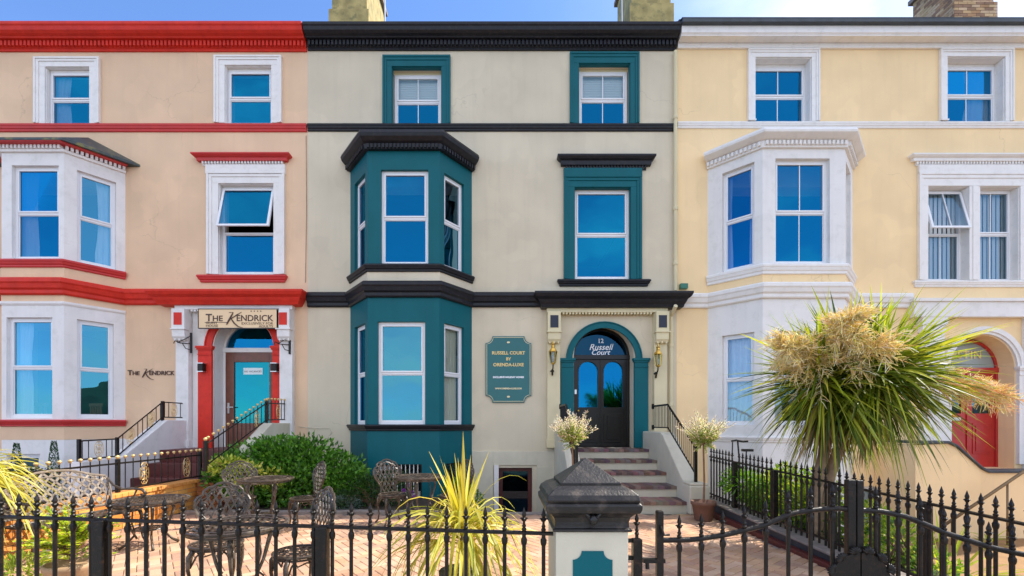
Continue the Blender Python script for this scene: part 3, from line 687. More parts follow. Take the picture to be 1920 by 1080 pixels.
b = MB(); zc0, zc1 = PZ(93), PZ(70); b.mould([(XR+.012, 10), (MX1, 10)], [(0, zc1), (.07, zc1), (.07, zc1-.03), (.03, zc1-.05), (.03, zc0+.12), (.06, zc0+.09), (.05, zc0), (0, zc0)]); cor = b.build('cornice', 'white_paint', HW)
d = MB(); d.dentils([(XR+.03, 10), (MX1, 10)], .05, .045, zc0+.10, zc1-.03, .03, .075); d.build('dentil_course', 'white_paint', cor)
roof(HW, XR, MX1, z0=10.14, y0=9.68)
b = MB(); b.mould([(XR+.012, 10), (MX1, 10)], string_prof(PZ(241.5), PZ(230), .06)); b.build('string_course', 'white_paint', HW, bevel=.003)
b = MB(); b.mould([(XR+.012, 10), bayW[0], bayW[1], bayW[2], bayW[3], (PX(1704), 10)], string_prof(4.03, 4.34, .13)); b.build('string_course', 'white_paint', HW, bevel=.004)
b = MB(); uw = 6.15-.835; zs0, zs1 = 4.74, Zf(297)
upW = bay_level(b, bayW, 4.70, 7.12, (PX(1454, 9.22)-uw, PX(1556, 9.22)-uw, zs0, zs1), (.14, .72, zs0, zs1), .15)
zl0, zl1 = 1.46, Zf(620)
loW = bay_level(b, bayW, 1.30, 4.1, (PX(1452, 9.22)-uw, PX(1558, 9.22)-uw, zl0, zl1), (.14, .72, zl0, zl1), .15)
bay_level(b, bayW, -.95, 1.30)
b.build('bay', 'white_masonry', HW)
b = MB(); bay_level(b, bay_path(6.15, 1.605, .84, 10, .785), 4.3, 4.58); b.build('bay_apron', 'yellow_render', HW)
b = MB(); b.mould(bayW, string_prof(4.52, 4.73, .08)); b.build('sill', 'white_paint', HW, bevel=.004)
b = MB(); b.mould(bayW, string_prof(1.10, 1.22, .05)); b.build('sill', 'white_paint', HW, bevel=.004)
b = MB(); b.mould(bayW, [(-.05, 7.42), (.12, 7.42), (.21, 7.38), (.23, 7.33), (.22, 7.29), (.16, 7.25), (.11, 7.22), (.06, 7.21), (.05, 7.08), (-.05, 7.08)])
b.add([(bayW[0][0], 10, 7.415), (bayW[1][0], 9.22, 7.415), (bayW[2][0], 9.22, 7.415), (bayW[3][0], 10, 7.415)], [(0,1,2,3)])
bc = b.build('bay_cornice', 'white_paint', HW, bevel=.004)
d = MB(); d.dentils(bayW, .045, .035, 7.12, 7.20, .045, .10); d.build('dentil_course', 'white_paint', bc)
for (pl, o), cu, mu, g in zip(upW, ('both', None, None), (False, True, False), ('glass', 'glass', 'glass')): window(HW, pl, *o, rec=.09, curtain=cu, mull=mu, glass=g)
for (pl, o), cu, mu, g in zip(loW, ('full', 'both', None), (False, False, False), ('glass_clear', 'glass_clear', 'glass_clear')): window(HW, pl, *o, rec=.09, curtain=cu, mull=mu, glass=g)
for k in ('w1', 'w2'):
    o = opW[k]; surround(HW, WALL, o, .17, .17, 'white_paint', .07, lin=.169); window(HW, WALL, o[0], o[1], o[2], o[3]-.07, rec=.17, fw=.055, mull=True, split=.5, curtain='right' if k == 'w2' else None)
    m_ = MB(); m_.pbox(WALL, o[0], o[1], o[3]-.07, o[3], -.26, -.17); m_.build('window_head', 'white_paint', HW)
    m_ = MB(); p_ = (o[0]-.17, o[1]+.17); m_.pbox(WALL, o[0]-.168, o[0]-.001, o[2]-.0, o[2]+.03, 0, .075); m_.build('window_foot', 'white_paint', HW)
o1, o2 = opW['d1'], opW['d2']; surround(HW, WALL, (o1[0], o2[1], o1[2], o1[3]), .22, .3, 'white_paint', .07, lin=.149)
b = MB(); b.pbox(WALL, o1[1]-.012, o2[0]+.012, o1[2], o1[3]-.013, -.149, .045); b.pbox(WALL, o1[0]-.22, o2[1]+.22, o1[3]+.28, PZ(311), 0, .06); b.pbox(WALL, (o1[1]+o2[0])/2-.05, (o1[1]+o2[0])/2+.05, o1[2], o1[3]-.014, .045, .06); b.build('mullion_pier', 'white_paint', HW, bevel=.004)
window(HW, WALL, *o1, rec=.15, mull=True, split=.52, curtain='slats', glass='glass_clear', tilt=math.radians(14), label='window with blinds and its upper light tilted open')
window(HW, WALL, *o2, rec=.15, mull=True, split=.52, curtain='slats', glass='glass_clear')
hood(HW, WALL, PX(1702), PX(1948), PZ(305), PZ(293.5), 'white_paint', 'white_paint', .14)
b = MB(); b.mould([(PX(1716), 10.02), (PX(1716), 9.999), (PX(1935), 9.999), (PX(1935), 10.02)], string_prof(PZ(539), PZ(527), .07)); b.build('sill', 'white_paint', HW, bevel=.004)
window(HW, WALL, *opW['base'], rec=.05, fw=.07, glass='glass_clear', curtain='left', label='basement window with a white frame behind the railings')
# white entrance with arched recess
b = MB(); ue0, ue1 = PX(1702), MX1-.5
b.pbox(WALL, ue0, ue1, PZ(597), PZ(569), 0, .16); b.pbox(WALL, ue0-.04, ue1+.04, PZ(569), PZ(563), 0, .20)
b.pbox(WALL, PX(1722), PX(1762), .9, PZ(625), 0, .12); b.pbox(WALL, PX(1718), PX(1766), PZ(612), PZ(597), 0, .15); b.pbox(WALL, PX(1720), PX(1764), PZ(625), PZ(612), 0, .13)
b.pbox(WALL, PX(1915), PX(1960), .5, PZ(597), 0, .12)
b.build('portico', 'white_masonry', HW, bevel=.005)
b = MB(); zs_ = 2.72; arch_band(b, WALL, WC, zs_, .74, .80, 0, .05); arch_band(b, WALL, WC, zs_, .80, .90, 0, .08); b.build('archivolt', 'white_masonry', HW)
pier(HW, WALL, WC+.74, WC+.92, .6, zs_+.02, 'white_masonry', .08); pier(HW, WALL, WC-.92, WC-.74, .6, zs_+.02, 'white_masonry', .08)
DW = 10.36; zt_ = PZ(694, DW)
case, wpl = door_case(HW, WC+.04, .69, .5, zt_, DW, 'red_door')
g = MB(); pts = arc_pts(WC+.04, zt_, .64); g.add([wpl.p(u, z, -.01) for u, z in pts], [tuple(range(len(pts)))]); g.build('fanlight', 'fan_grey', case)
text('fanlight_lettering', 'KESTIN', 'letter_gold', case, wpl, WC-.06, PZ(672, DW), .0, .24, bold=.004, ext=.003, spacing=1.15)
b = MB(); cx = WC+.04; b.wall(wpl, cx-.64, cx+.64, .5, zt_-.05, [(cx-.53, cx-.12, 1.72, 2.5), (cx+.12, cx+.53, 1.72, 2.5)], .04)
for s_ in (-1, 1):
    a, c_ = (cx-.53, cx-.12) if s_ < 0 else (cx+.12, cx+.53)
    b.pbox(wpl, a, c_, .8, 1.5, 0, .015); b.pbox(wpl, a+.06, c_-.06, .86, 1.44, .015, .03)
b.pbox(wpl, cx-.02, cx+.02, .5, zt_-.05, 0, .025); dw = b.build('front_door', 'red_door', HW, bevel=.004)
g = MB()
for a, c_ in ((cx-.53, cx-.12), (cx+.12, cx+.53)): g.add([wpl.p(a, 1.72, -.03), wpl.p(c_, 1.72, -.03), wpl.p(c_, 2.5, -.03), wpl.p(a, 2.5, -.03)], [(0,1,2,3)])
g.build('pane', 'glass_clear', dw)
g = MB(); g.pbox(wpl, cx-.42, cx-.16, 1.56, 1.63, .0, .02); g.build('letter_plate', 'silver', dw)
# ================================================================== GROUND AND SITE
def sbox(name, m, x0, x1, y0, y1, z0, z1, bevel=0):
    b = MB(); b.box(x0, x1, y0, y1, z0, z1); return b.build(name, m, None, bevel=bevel, kind='structure', loc=((x0+x1)/2, (y0+y1)/2, z0))
b = MB(); S = 2500
b.add([(-S, -30, -1.3), (S, -30, -1.3), (S, S, -1.3), (-S, S, -1.3)], [(0,1,2,3)]); b.build('ground', 'soil', None, kind='structure')
b = MB(); b.add([(-S, -S, -1.6), (S, -S, -1.6), (S, -29, -1.6), (-S, -29, -1.6)], [(0,1,2,3)]); b.build('sea', 'sea_water', None, kind='structure')
sbox('promenade', 'pavement_slab', -60, 60, -30, -12, -1.8, -.05)
sbox('road', 'asphalt', -60, 60, -11.98, -1.6, -1.28, -.17)
sbox('pavement', 'pavement_slab', -60, 60, -1.58, 2.78, -1.28, -.04)
sbox('forecourt_base', 'stone_kerb', -5.33, 3.36, 2.8, 7.42, -1.28, -.012)
sbox('planting_bed', 'soil', -5.33, -.72, 7.58, 9.2, -1.28, .0)
sbox('area_floor', 'wet_stone', -.70, 1.15, 7.6, 9.98, -1.28, -.54)
sbox('guest_path', 'maroon_tile', -14, -5.72, 2.8, 9.1, -1.28, -.06)
sbox('court_ground', 'court_ground', 3.76, 22, 2.8, 9.98, -1.28, -.79)
sbox('planting_bed', 'soil', 3.72, 4.32, 2.9, 9.1, -.78, .03)
# hills across the bay (seen mirrored in the window panes)
b = MB(); n = 60; V = []
for i in range(n+1):
    a = math.radians(-75 + 110*i/n); R_ = 900
    x, y = R_*math.cos(a-.0), R_*math.sin(a)-200
    if y > -60: y = -60 - (y+60)*.0
    h = 6 + 62*math.exp(-((i-34)/9.)**2) + 30*math.exp(-((i-14)/7.)**2) + 9*math.sin(i*.9)*math.sin(i*.37)
    V += [(x, y, -1.55), (x*1.08, y*1.08, max(2, h)), (x*1.35, y*1.35, -1.5)]
b.add(V, [(3*i+k, 3*i+3+k, 3*i+4+k, 3*i+1+k) for i in range(n) for k in (0, 1)]); b.build('hills', 'hill_green', None, smooth=True, kind='structure')

# herringbone block paving, every block laid separately
b = MB(); w = .1; tones = [(.51,.30,.175),(.55,.34,.20),(.48,.29,.19),(.57,.38,.25),(.46,.26,.16),(.52,.33,.22),(.42,.25,.17)]
ca, sa = math.cos(math.radians(38)), math.sin(math.radians(38))
def paver(cx, cy, hx, hy, q=None):
    X, Y = cx*ca-cy*sa, cx*sa+cy*ca + 5.2
    X -= 1.0
    if not (-5.33 < X < 3.34 and 2.86 < Y < 7.40): return
    t = tones[RD.randrange(7)]; k = RD.uniform(.92, 1.08); b.col = tuple(min(1, c*k) for c in t)
    z = RD.uniform(-.0012, .0012); g = .003; e = .006; P = []
    for s, zz in ((g, -.012), (g, z-.004), (g+e, z)):
        for (i, j) in ((-1,-1),(1,-1),(1,1),(-1,1)):
            x, y = cx+i*(hx-s), cy+j*(hy-s); P.append((x*ca-y*sa-1.0, x*sa+y*ca+5.2, zz))
    b.add(P, [(0,1,5,4),(1,2,6,5),(2,3,7,6),(3,0,4,7),(4,5,9,8),(5,6,10,9),(6,7,11,10),(7,4,8,11),(8,9,10,11)])
for k in range(-90, 90):
    for m in range(-26, 26):
        ox, oy = k+2*m, k-2*m
        paver((ox+1)*w, (oy+.5)*w, w, w/2); paver((ox+2.5)*w, (oy+0)*w, w/2, w)
o = b.build('forecourt_paving', 'paver', None, kind='structure', loc=(-1, 5, 0))
b = MB()
x = -5.25
while x < -.75:
    L = RD.uniform(.32, .5); b.box(x, min(x+L-.012, -.72), 7.41, 7.57, -.3, .05+RD.uniform(-.006, .006)); x += L
b.box(-.72, 1.2, 7.43, 7.58, -1.2, .012)
b.build('kerb', 'stone_kerb', None, bevel=.012, kind='structure', loc=(-3, 7.5, -.3))

# ================================================================== CHIMNEYS, AERIALS, PIPES
def chimney(x0, x1, y0, y1, z0, zstep, z1, label, m='chimney_render'):
    t = thing('chimney', label, 'chimney', ((x0+x1)/2, y0, z0), 'chimney stacks on the terrace roofs')
    if m == 'brick':
        b = MB(); h = .075; z = z0; row = 0
        while z < z1:
            s = .05 if z < zstep else 0
            for (pl, L, off) in ((Pl((x0-s, y0-s), (x1+s, y0-s)), x1-x0+2*s, 0), (Pl((x0-s, y1+s), (x0-s, y0-s)), y1-y0+2*s, 1), (Pl((x1+s, y0-s), (x1+s, y1+s)), y1-y0+2*s, 1)):
                u = -.11 if (row+off) % 2 else 0
                while u < L-.01:
                    a, c = max(0, u)+.005, min(L, u+.22)-.005
                    if c-a > .02:
                        tn = RD.choice([(.62,.40,.20),(.70,.48,.26),(.5,.28,.14),(.66,.45,.27),(.35,.2,.12)]); b.col = tn; b.pbox(pl, a, c, z+.005, z+h-.005, -.05, .004)
                    u += .22
            z += h; row += 1
        b.build('brickwork', 'brick', t)
        c = MB(); c.box(x0-.045, x1+.045, y0-.045, y1+.045, z0, zstep-.02); c.box(x0+.004, x1-.004, y0+.004, y1-.004, zstep-.02, z1); c.build('mortar_core', 'stone_kerb', t)
    else:
        b = MB(); b.box(x0-.06, x1+.06, y0-.06, y1+.06, z0, zstep); b.build('plinth', m, t, bevel=.01)
        b = MB(); b.box(x0, x1, y0, y1, zstep, z1); b.build('stack', m, t, bevel=.015)
    b = MB(); b.box(x0-.08, x1+.08, y0-.08, y1+.08, z1, z1+.12); b.build('cap', 'stone_kerb', t, bevel=.01)
    for k in range(3):
        p = MB(); p.lathe([(.12, 0), (.1, .08), (.09, .35), (.12, .38), (.12, .42), (.08, .42)], ((x0+x1)/2+(k-1)*(x1-x0)*.3, (y0+y1)/2, z1+.12), 12); p.build('chimney_pot', 'terracotta', t, smooth=True)
yc = 11.5
chimney(PX(622, yc), PX(688, yc), yc, yc+1.7, 10.5, PZ(20, yc), 13.4, 'wide mossy rendered chimney stack rising where the red and black cornices meet')
chimney(PX(1184, yc), PX(1258, yc), yc, yc+1.4, 10.5, PZ(9, yc), 13.4, 'mossy rendered chimney stack above the right end of the black cornice')
chimney(PX(1789, yc), PX(1863, yc), yc, yc+1.15, 10.5, PZ(9, yc), 13.2, 'buff brick chimney stack above the white and yellow house', 'brick')
def aerial(px, Y, lab):
    t = thing('aerial', lab, 'aerial', (PX(px, Y), Y, 10.8), 'aerial masts on the roofs'); b = MB()
    x = PX(px, Y); b.tube([(x, Y, 10.8), (x-.03, Y, 13.2)], .018, 6); b.build('mast', 'silver', t)
    b = MB(); b.tube([(x-.5, Y, 13.0), (x+.4, Y, 13.0)], .012, 6)
    for k in range(7): b.tube([(x-.45+k*.13, Y-.18, 13.0), (x-.45+k*.13, Y+.18, 13.0)], .006, 4)
    b.build('antenna', 'silver', t)
aerial(722.5, 11.3, 'thin aerial mast just right of the left rendered chimney'); aerial(1167, 11.3, 'thin aerial mast just left of the middle rendered chimney')
dp = MB(); xx = XR-.05
dp.tube([(xx, 9.93, 9.65), (xx, 9.93, PZ(547))], .04, 10); dp.tube([(PX(1256), 9.66, 4.0), (PX(1256), 9.9, 3.85), (PX(1256), 9.92, 3.75), (PX(1256), 9.92, -.7)], .042, 10)
for z in (8.2, 6.2, 5.0, 3.2, 1.9, .6): dp.lathe([(.05, -.04), (.055, -.02), (.055, .02), (.05, .04)], ((xx if z > 4.5 else PX(1256)), 9.93 if z > 4.5 else 9.92, z), 10)
tag(dp.build('downpipe', 'porch_cream', None, loc=(xx, 9.93, -.7), smooth=False), 'cream downpipe running down the joint between the cream and yellow houses', 'drainpipe')
b = MB(); b.box(PX(1273), PX(1287), 9.90, 9.997, PZ(543), PZ(533.5)); tag(b.build('alarm_box', 'alarm_green', None, loc=(PX(1280), 9.95, PZ(543)), bevel=.008), 'small dark green alarm box on the yellow wall beside the portico cornice', 'alarm box')

# ================================================================== SIGNS AND WALL LAMPS
def notched(u0, u1, z0, z1, r, n=6):
    P = []
    for (cx, cz, a0) in ((u0, z0, 90), (u1, z0, 180), (u1, z1, 270), (u0, z1, 360)):
        for i in range(n+1):
            a = math.radians(a0 + 90*i/n if False else a0 - 90*i/n); P.append((cx+r*math.cos(a), cz+r*math.sin(a)))
    return P
t = thing('sign_board', 'tall dark green notice board with notched corners and gold lettering beside the doorway', 'sign', (PX(953), 9.97, PZ(755)))
u0, u1, z0, z1 = PX(910.5), PX(996), PZ(755), PZ(631)
b = MB(); b.prism(WALL, notched(u0, u1, z0, z1, .15), 0, .035); b.build('board', 'sign_green', t, bevel=.004)
b = MB(); e = .028; q = notched(u0+e, u1-e, z0+e, z1-e, .14); b.tube([WALL.p(u, z, .037) for u, z in q+[q[0], q[1]]], .006, 4); b.build('gold_line', 'letter_cream', t)
uc = (u0+u1)/2
for s_, y_, sz, m_ in (('RUSSELL COURT', 665, .098, 'letter_gold'), ('BY', 676, .09, 'letter_gold'), ('ORENDA-LUXE', 687, .098, 'letter_gold'), ('EXCLUSIVE HOLIDAY HOMES', 709, .052, 'letter_white'), ('WWW.ORENDA-LUXE.COM', 730, .046, 'letter_cream')):
    text('lettering', s_, m_, t, WALL, uc, PZ(y_), .037, sz, bold=.0025, ext=.002)
for y_ in (642.5, 744):
    b = MB(); b.prism(WALL, [(uc+.035*math.cos(a*.524), PZ(y_)+.02*math.sin(a*.524)) for a in range(12)], .035, .042); b.build('emblem', 'letter_cream', t)
t = thing('sign_board', 'long cream name board over the doorway of the guest house', 'sign', (PX(448), 9.75, PZ(615)))
ps = Pl((0, 9.78), (1, 9.78)); a, c = PX(373, 9.75), PX(523, 9.75)
b = MB(); b.pbox(ps, a, c, PZ(615, 9.75), PZ(580, 9.75), 0, .04); b.build('board', 'sign_cream', t, bevel=.004)
b = MB(); b.pbox(ps, a-.01, c+.01, PZ(615, 9.75)-.015, PZ(615, 9.75), 0, .05); b.pbox(ps, a-.012, a, PZ(615, 9.75), PZ(580, 9.75), 0, .05); b.pbox(ps, a-.01, c+.01, PZ(580, 9.75), PZ(580, 9.75)+.012, 0, .05); b.build('edge_trim', 'wet_stone', t)
def swash_name(par, pl, px0, w, yb, Y, d, m):
    """name lettering: small capitals with one big slanted K"""
    k = w/150.0
    text('lettering', 'T', m, par, pl, PX(px0, Y), PZ(yb, Y), d, .235*k, 'LEFT', bold=.004)
    text('lettering', 'HE', m, par, pl, PX(px0+13*k, Y), PZ(yb, Y), d, .18*k, 'LEFT', bold=.002, sx=1.1)
    b = MB(); f = lambda x, y: pl.p(PX(px0+x*k, Y), PZ(yb+y*k, Y), d+.004)
    b.tube([f(42, 7), f(46, 0), f(51, -9), f(55, -17)], [.012*k, .02*k, .02*k, .008*k], 4); b.tube([f(47, -17), f(55, -17.5)], .006*k, 4)
    b.tube([f(72, -18), f(62, -12), f(50, -4)], [.004*k, .012*k, .01*k], 4); b.tube([f(51, -5), f(57, 4), f(65, 11), f(76, 14)], [.012*k, .02*k, .014*k, .003], 4)
    b.build('swash_letter', m, par)
    text('lettering', 'ENDRICK', m, par, pl, PX(px0+61*k, Y), PZ(yb, Y), d, .20*k, 'LEFT', bold=.002, sx=1.0)
swash_name(t, ps, 386, 140, 602, 9.74, .043, 'letter_brown')
b = MB(); b.pbox(ps, PX(384, 9.74), PX(427, 9.74), PZ(605, 9.74), PZ(604, 9.74), .041, .044); b.build('underline', 'letter_brown', t)
for s_, x_, y_, al in (('GUEST', 386, 607.5, 'LEFT'), ('HOUSE', 386, 613, 'LEFT'), ('EXCLUSIVELY FOR', 512, 608.5, 'RIGHT'), ('ADULTS', 512, 614, 'RIGHT')):
    text('lettering', s_, 'letter_brown', t, ps, PX(x_, 9.74), PZ(y_, 9.74), .042, .072, al, bold=-.0005, sx=1.15)
b = MB()
for k in range(4):
    cx, cz = PX(471+k*6, 9.74), PZ(583.5, 9.74); b.prism(ps, [(cx+(.018 if i % 2 == 0 else .008)*math.sin(i*math.pi/5), cz+(.018 if i % 2 == 0 else .008)*math.cos(i*math.pi/5)) for i in range(10)], .04, .045)
b.build('star_row', 'letter_brown', t)
t = thing('wall_lettering', 'dark brown name lettering fixed straight onto the beige wall', 'sign', (PX(290), 9.99, PZ(710)))
swash_name(t, WALL, 239, 98, 703, 9.98, .012, 'letter_brown')

def lantern(x, z, lab):
    t = thing('wall_lantern', lab, 'wall lamp', (x, 9.87, z), 'brass lanterns either side of the black door'); yb = 9.87; cy = 9.70
    b = MB(); b.lathe([(.0, -.02), (.04, -.015), (.045, 0), (.03, .02)], (x, yb-.01, z-.17), 10)
    b.tube([(x, yb, z-.17), (x, yb-.05, z-.19), (x, cy+.02, z-.12), (x, cy, z-.05)], .018, 6, r2=.014); b.tube([(x, yb-.02, z-.26), (x, yb-.05, z-.2), (x, yb-.02, z-.14)], .02, 6); b.build('bracket', 'iron_black', t, smooth=True)
    b = MB(); b.lathe([(.02, -.05), (.045, -.03), (.05, -.01)], (x, cy, z), 6); b.lathe([(.085, .22), (.09, .235), (.06, .28), (.035, .31), (.04, .33), (.035, .36), (.05, .375), (.02, .40), (.008, .45), (0, .47)], (x, cy, z), 6)
    for k in range(6):
        a_ = math.pi/3*k; b.tube([(x+.05*math.cos(a_), cy+.05*math.sin(a_), z-.01), (x+.085*math.cos(a_), cy+.085*math.sin(a_), z+.225)], .008, 4)
    b.build('lantern_frame', 'brass', t)
    b = MB(); b.lathe([(.045, -.005), (.078, .22)], (x, cy, z), 6); b.build('lantern_glass', 'glass_clear', t)
    b = MB(); b.lathe([(.0, .02), (.02, .03), (.022, .12), (.0, .15)], (x, cy, z), 8); b.build('bulb', 'lamp_glass', t, smooth=True)
lantern(PX(1037, 9.7), PZ(688, 9.7)+.10, 'brass wall lantern on the left pilaster of the black door'); lantern(PX(1234, 9.7), PZ(693, 9.7)+.10, 'brass wall lantern on the right pilaster of the black door')
def box_light(x, z, lab):
    t = thing('wall_light', lab, 'wall lamp', (x, 9.91, z), 'small box lights on the red pilasters')
    b = MB(); b.box(x-.06, x+.06, 9.80, 9.93, z-.085, z+.085); b.build('housing', 'iron_black', t, bevel=.02)
    for s_ in (-1, 1):
        b = MB(); b.box(x-.065, x+.065, 9.795, 9.93, z+s_*.09-.008, z+s_*.09+.008); b.build('chrome_band', 'silver', t)
box_light(LC-.84, PZ(689, 9.85), 'small black box light on the left red pilaster'); box_light(LC+.75, PZ(689, 9.85), 'small black box light on the right red pilaster')
def bracket(x, z, lab):
    b = MB(); y = 9.86
    b.box(x-.02, x+.02, y-.02, y+.01, z-.22, z+.22); b.tube([(x, y, z-.02), (x-.16, y-.12, z-.02), (x-.24, y-.16, z+.02), (x-.26, y-.17, z-.04)], .011, 5)
    b.tube([(x, y, z+.16), (x-.08, y-.07, z+.08), (x-.2, y-.14, z-.02)], .009, 5); b.tube([(x, y, z-.15), (x-.08, y-.06, z-.13), (x-.12, y-.1, z-.03)], .009, 5)
    tag(b.build('basket_bracket', 'iron_black', None, loc=(x, y, z-.22)), lab, 'bracket', 'empty hanging basket brackets')
bracket(PX(358, 9.85), PZ(643, 9.85), 'empty black basket bracket left of the guest house doorway'); bracket(PX(543, 9.85), PZ(645, 9.85), 'empty black basket bracket right of the guest house doorway')

cb = MB(); cb.tube([(PX(560), 9.99, PZ(800)), (PX(590), 9.985, PZ(803)), (PX(618), 9.985, PZ(803)), (PX(622), 9.985, PZ(812)), (PX(618), 9.99, PZ(816))], .007, 5); tag(cb.build('cable', 'pier_cream', None, loc=(PX(590), 9.99, PZ(803))), 'thin cable clipped to the cream wall above the laurel bush', 'cable')
cb = MB(); cb.tube([(PX(574.5), 9.985, PZ(255)), (PX(574.5)+.01, 9.985, PZ(400)), (PX(574)-.01, 9.985, PZ(530))], .006, 5); tag(cb.build('cable', 'stone_kerb', None, loc=(PX(574), 9.98, PZ(400))), 'thin upright cable at the joint between the beige and cream houses', 'cable')
# ================================================================== STEPS
def ypoly(mb, x0, x1, poly):
    n = len(poly); V = [(x0, y, z) for y, z in poly]+[(x1, y, z) for y, z in poly]
    mb.add(V, [tuple(range(n)), tuple(range(2*n-1, n-1, -1))]+[(i, i+n, (i+1) % n+n, (i+1) % n) for i in range(n)])
t = thing('front_steps', 'five cream steps with red brick treads climbing to the black door', 'steps', (2.26, 7.5, 0))
for k in range(5):
    y0 = 7.5+.5*k; z1 = .19*(k+1); y1 = y0+.5 if k < 4 else 10.36
    b = MB(); b.box(1.42, 3.10, y0+.03, y1+.06, z1-.19-.02, z1-.055); s_ = b.build('step', 'pier_cream', t, bevel=.006)
    b = MB(); x = 1.42
    while x < 3.09:
        tn = RD.choice([(.17,.10,.085),(.22,.13,.11),(.12,.08,.08),(.28,.18,.15),(.18,.13,.13)]); b.col = tn
        x1 = min(x+.105, 3.10); y = y0
        while y < y1+.02:
            yy = min(y+.215, y1+.03); b.col = tuple(c*RD.uniform(.8, 1.2) for c in tn); b.box(x+.003, x1-.003, y+.003, yy-.003, z1-.054, z1+RD.uniform(-.002, .002)); y += .215
        x += .105
    b.build('tread', 'brick', s_)
for i, (x0, x1) in enumerate(((3.10, 3.36), (1.16, 1.42))):
    b = MB(); ypoly(b, x0, x1, [(9.98, -.6 if i else 0), (9.98, 1.32), (8.85, 1.32), (8.72, 1.27), (7.86, .60), (7.74, .52), (7.74, 0)])
    if i: b.box(x0, x1, 7.6, 9.97, -.6, 0)
    c = b.build('cheek_wall', 'pier_cream', t, bevel=.02)
    b = MB(); b.box(x0-.03, x1+.04, 7.38, 7.735, 0, .47); b.box(x0-.015, x1+.025, 7.40, 7.72, .47, .51); b.build('end_block', 'pier_cream', c, bevel=.03)
t = thing('front_steps', 'maroon steps with white side walls climbing to the guest house door', 'steps', (-5.8, 8.0, 0))
for k in range(4):
    b = MB(); z1 = .24*(k+1); b.box(-6.85, -4.80, 8.0+.36*k, (8.0+.36*(k+1)+.02) if k < 3 else 10.36, z1-.26, z1); b.build('step', 'maroon_tile', t, bevel=.015)
b = MB(); ypoly(b, -7.07, -6.852, [(9.98, -.3), (9.98, 1.56), (9.3, 1.56), (8.2, .88), (7.4, .86), (7.4, -.3)]); b.build('cheek_wall', 'white_masonry', t, bevel=.01)
b = MB(); ypoly(b, -4.798, -4.60, [(9.98, -.3), (9.98, 1.50), (9.1, 1.50), (8.3, 1.05), (8.3, -.3)]); b.build('cheek_wall', 'pier_cream', t, bevel=.01)
# garden wall in front of the yellow house's entrance
t = thing('entrance_wall', 'pale yellow wall with a curved slate coping in front of the red door', 'wall', (10, 9.0, -.79))
top = [(8.20, 1.09), (8.86, 1.09), (9.02, 1.02), (9.52, .58), (9.66, .51), (14, .51)]
pl9 = Pl((0, 9.0), (1, 9.0)); b = MB(); b.prism(pl9, [(8.22, -.95)]+[(8.22, 1.06)]+top[1:]+[(14, -.95)], -.25, 0); b.box(8.22, 8.45, 9.252, 9.99, -.95, 1.055); b.build('wall', 'yellow_render', t)
b = MB(); tt = [(u, z+.055) for u, z in top]; b.prism(pl9, top+tt[::-1], -.28, .05); b.box(8.19, 8.48, 9.29, 9.99, 1.09, 1.145); b.build('coping', 'slate_coping', t, bevel=.012)
b = MB(); b.box(8.45, 14, 9.252, 10.37, -.9, .50); b.build('landing', 'stone_kerb', t)
t = thing('handrail', 'sloping brass handrail on a post before the yellow entrance wall', 'handrail', (9.4, 8.5, -.79))
Y = 8.5; b = MB(); b.tube([(PX(1770, Y), Y, PZ(985, Y)), (PX(1930, Y), Y, PZ(877, Y)), (PX(2010, Y), Y, PZ(823, Y))], .028, 8); b.build('rail', 'brass_dull', t, smooth=True)
for px, top_ in ((1889, 905), (1785, 975)):
    b = MB(); b.tube([(PX(px, Y), Y, -.79), (PX(px, Y), Y, PZ(top_, Y))], .018, 8); b.build('post', 'brass_dull', t, smooth=True)

# ================================================================== RAILINGS
def finial_bar(mb, x, y, z0, zr, s=1.0, r=.0125, prong=True, ax=(1, 0)):
    """wrought bar from z0 up through the rail at zr with collars and a fleur-de-lis spear"""
    mb.lathe([(r, z0), (r, zr-.08), (r*1.35, zr-.072), (r*1.6, zr-.058), (r*1.6, zr-.04), (r*1.05, zr-.028), (r*.9, zr+.012), (r*1.25, zr+.02), (r*1.25, zr+.027), (r*.75, zr+.034),
              (r*1.05, zr+.042), (r*1.05, zr+.048), (r*.7, zr+.055), (r*.62, zr+.072)], (x, y, 0), 8)
    z = zr+.066
    mb.lathe([(r*.6, z), (r*.75, z+.012), (r*1.2, z+.026), (r*.8, z+.034), (r*1.15, z+.048), (r*1.05, z+.058), (r*.55, z+.078), (0.001, z+.098)], (x, y, 0), 6)
    for sx_, sy_ in ((1, 0), (-1, 0), (0, 1), (0, -1)):
        if not prong and sx_ == 0: continue
        mb.tube([(x+sx_*r*.6, y+sy_*r*.6, z+.012), (x+sx_*r*1.5, y+sy_*r*1.5, z+.030), (x+sx_*r*2.1, y+sy_*r*2.1, z+.024)], [r*.5, r*.42, r*.2], 5)
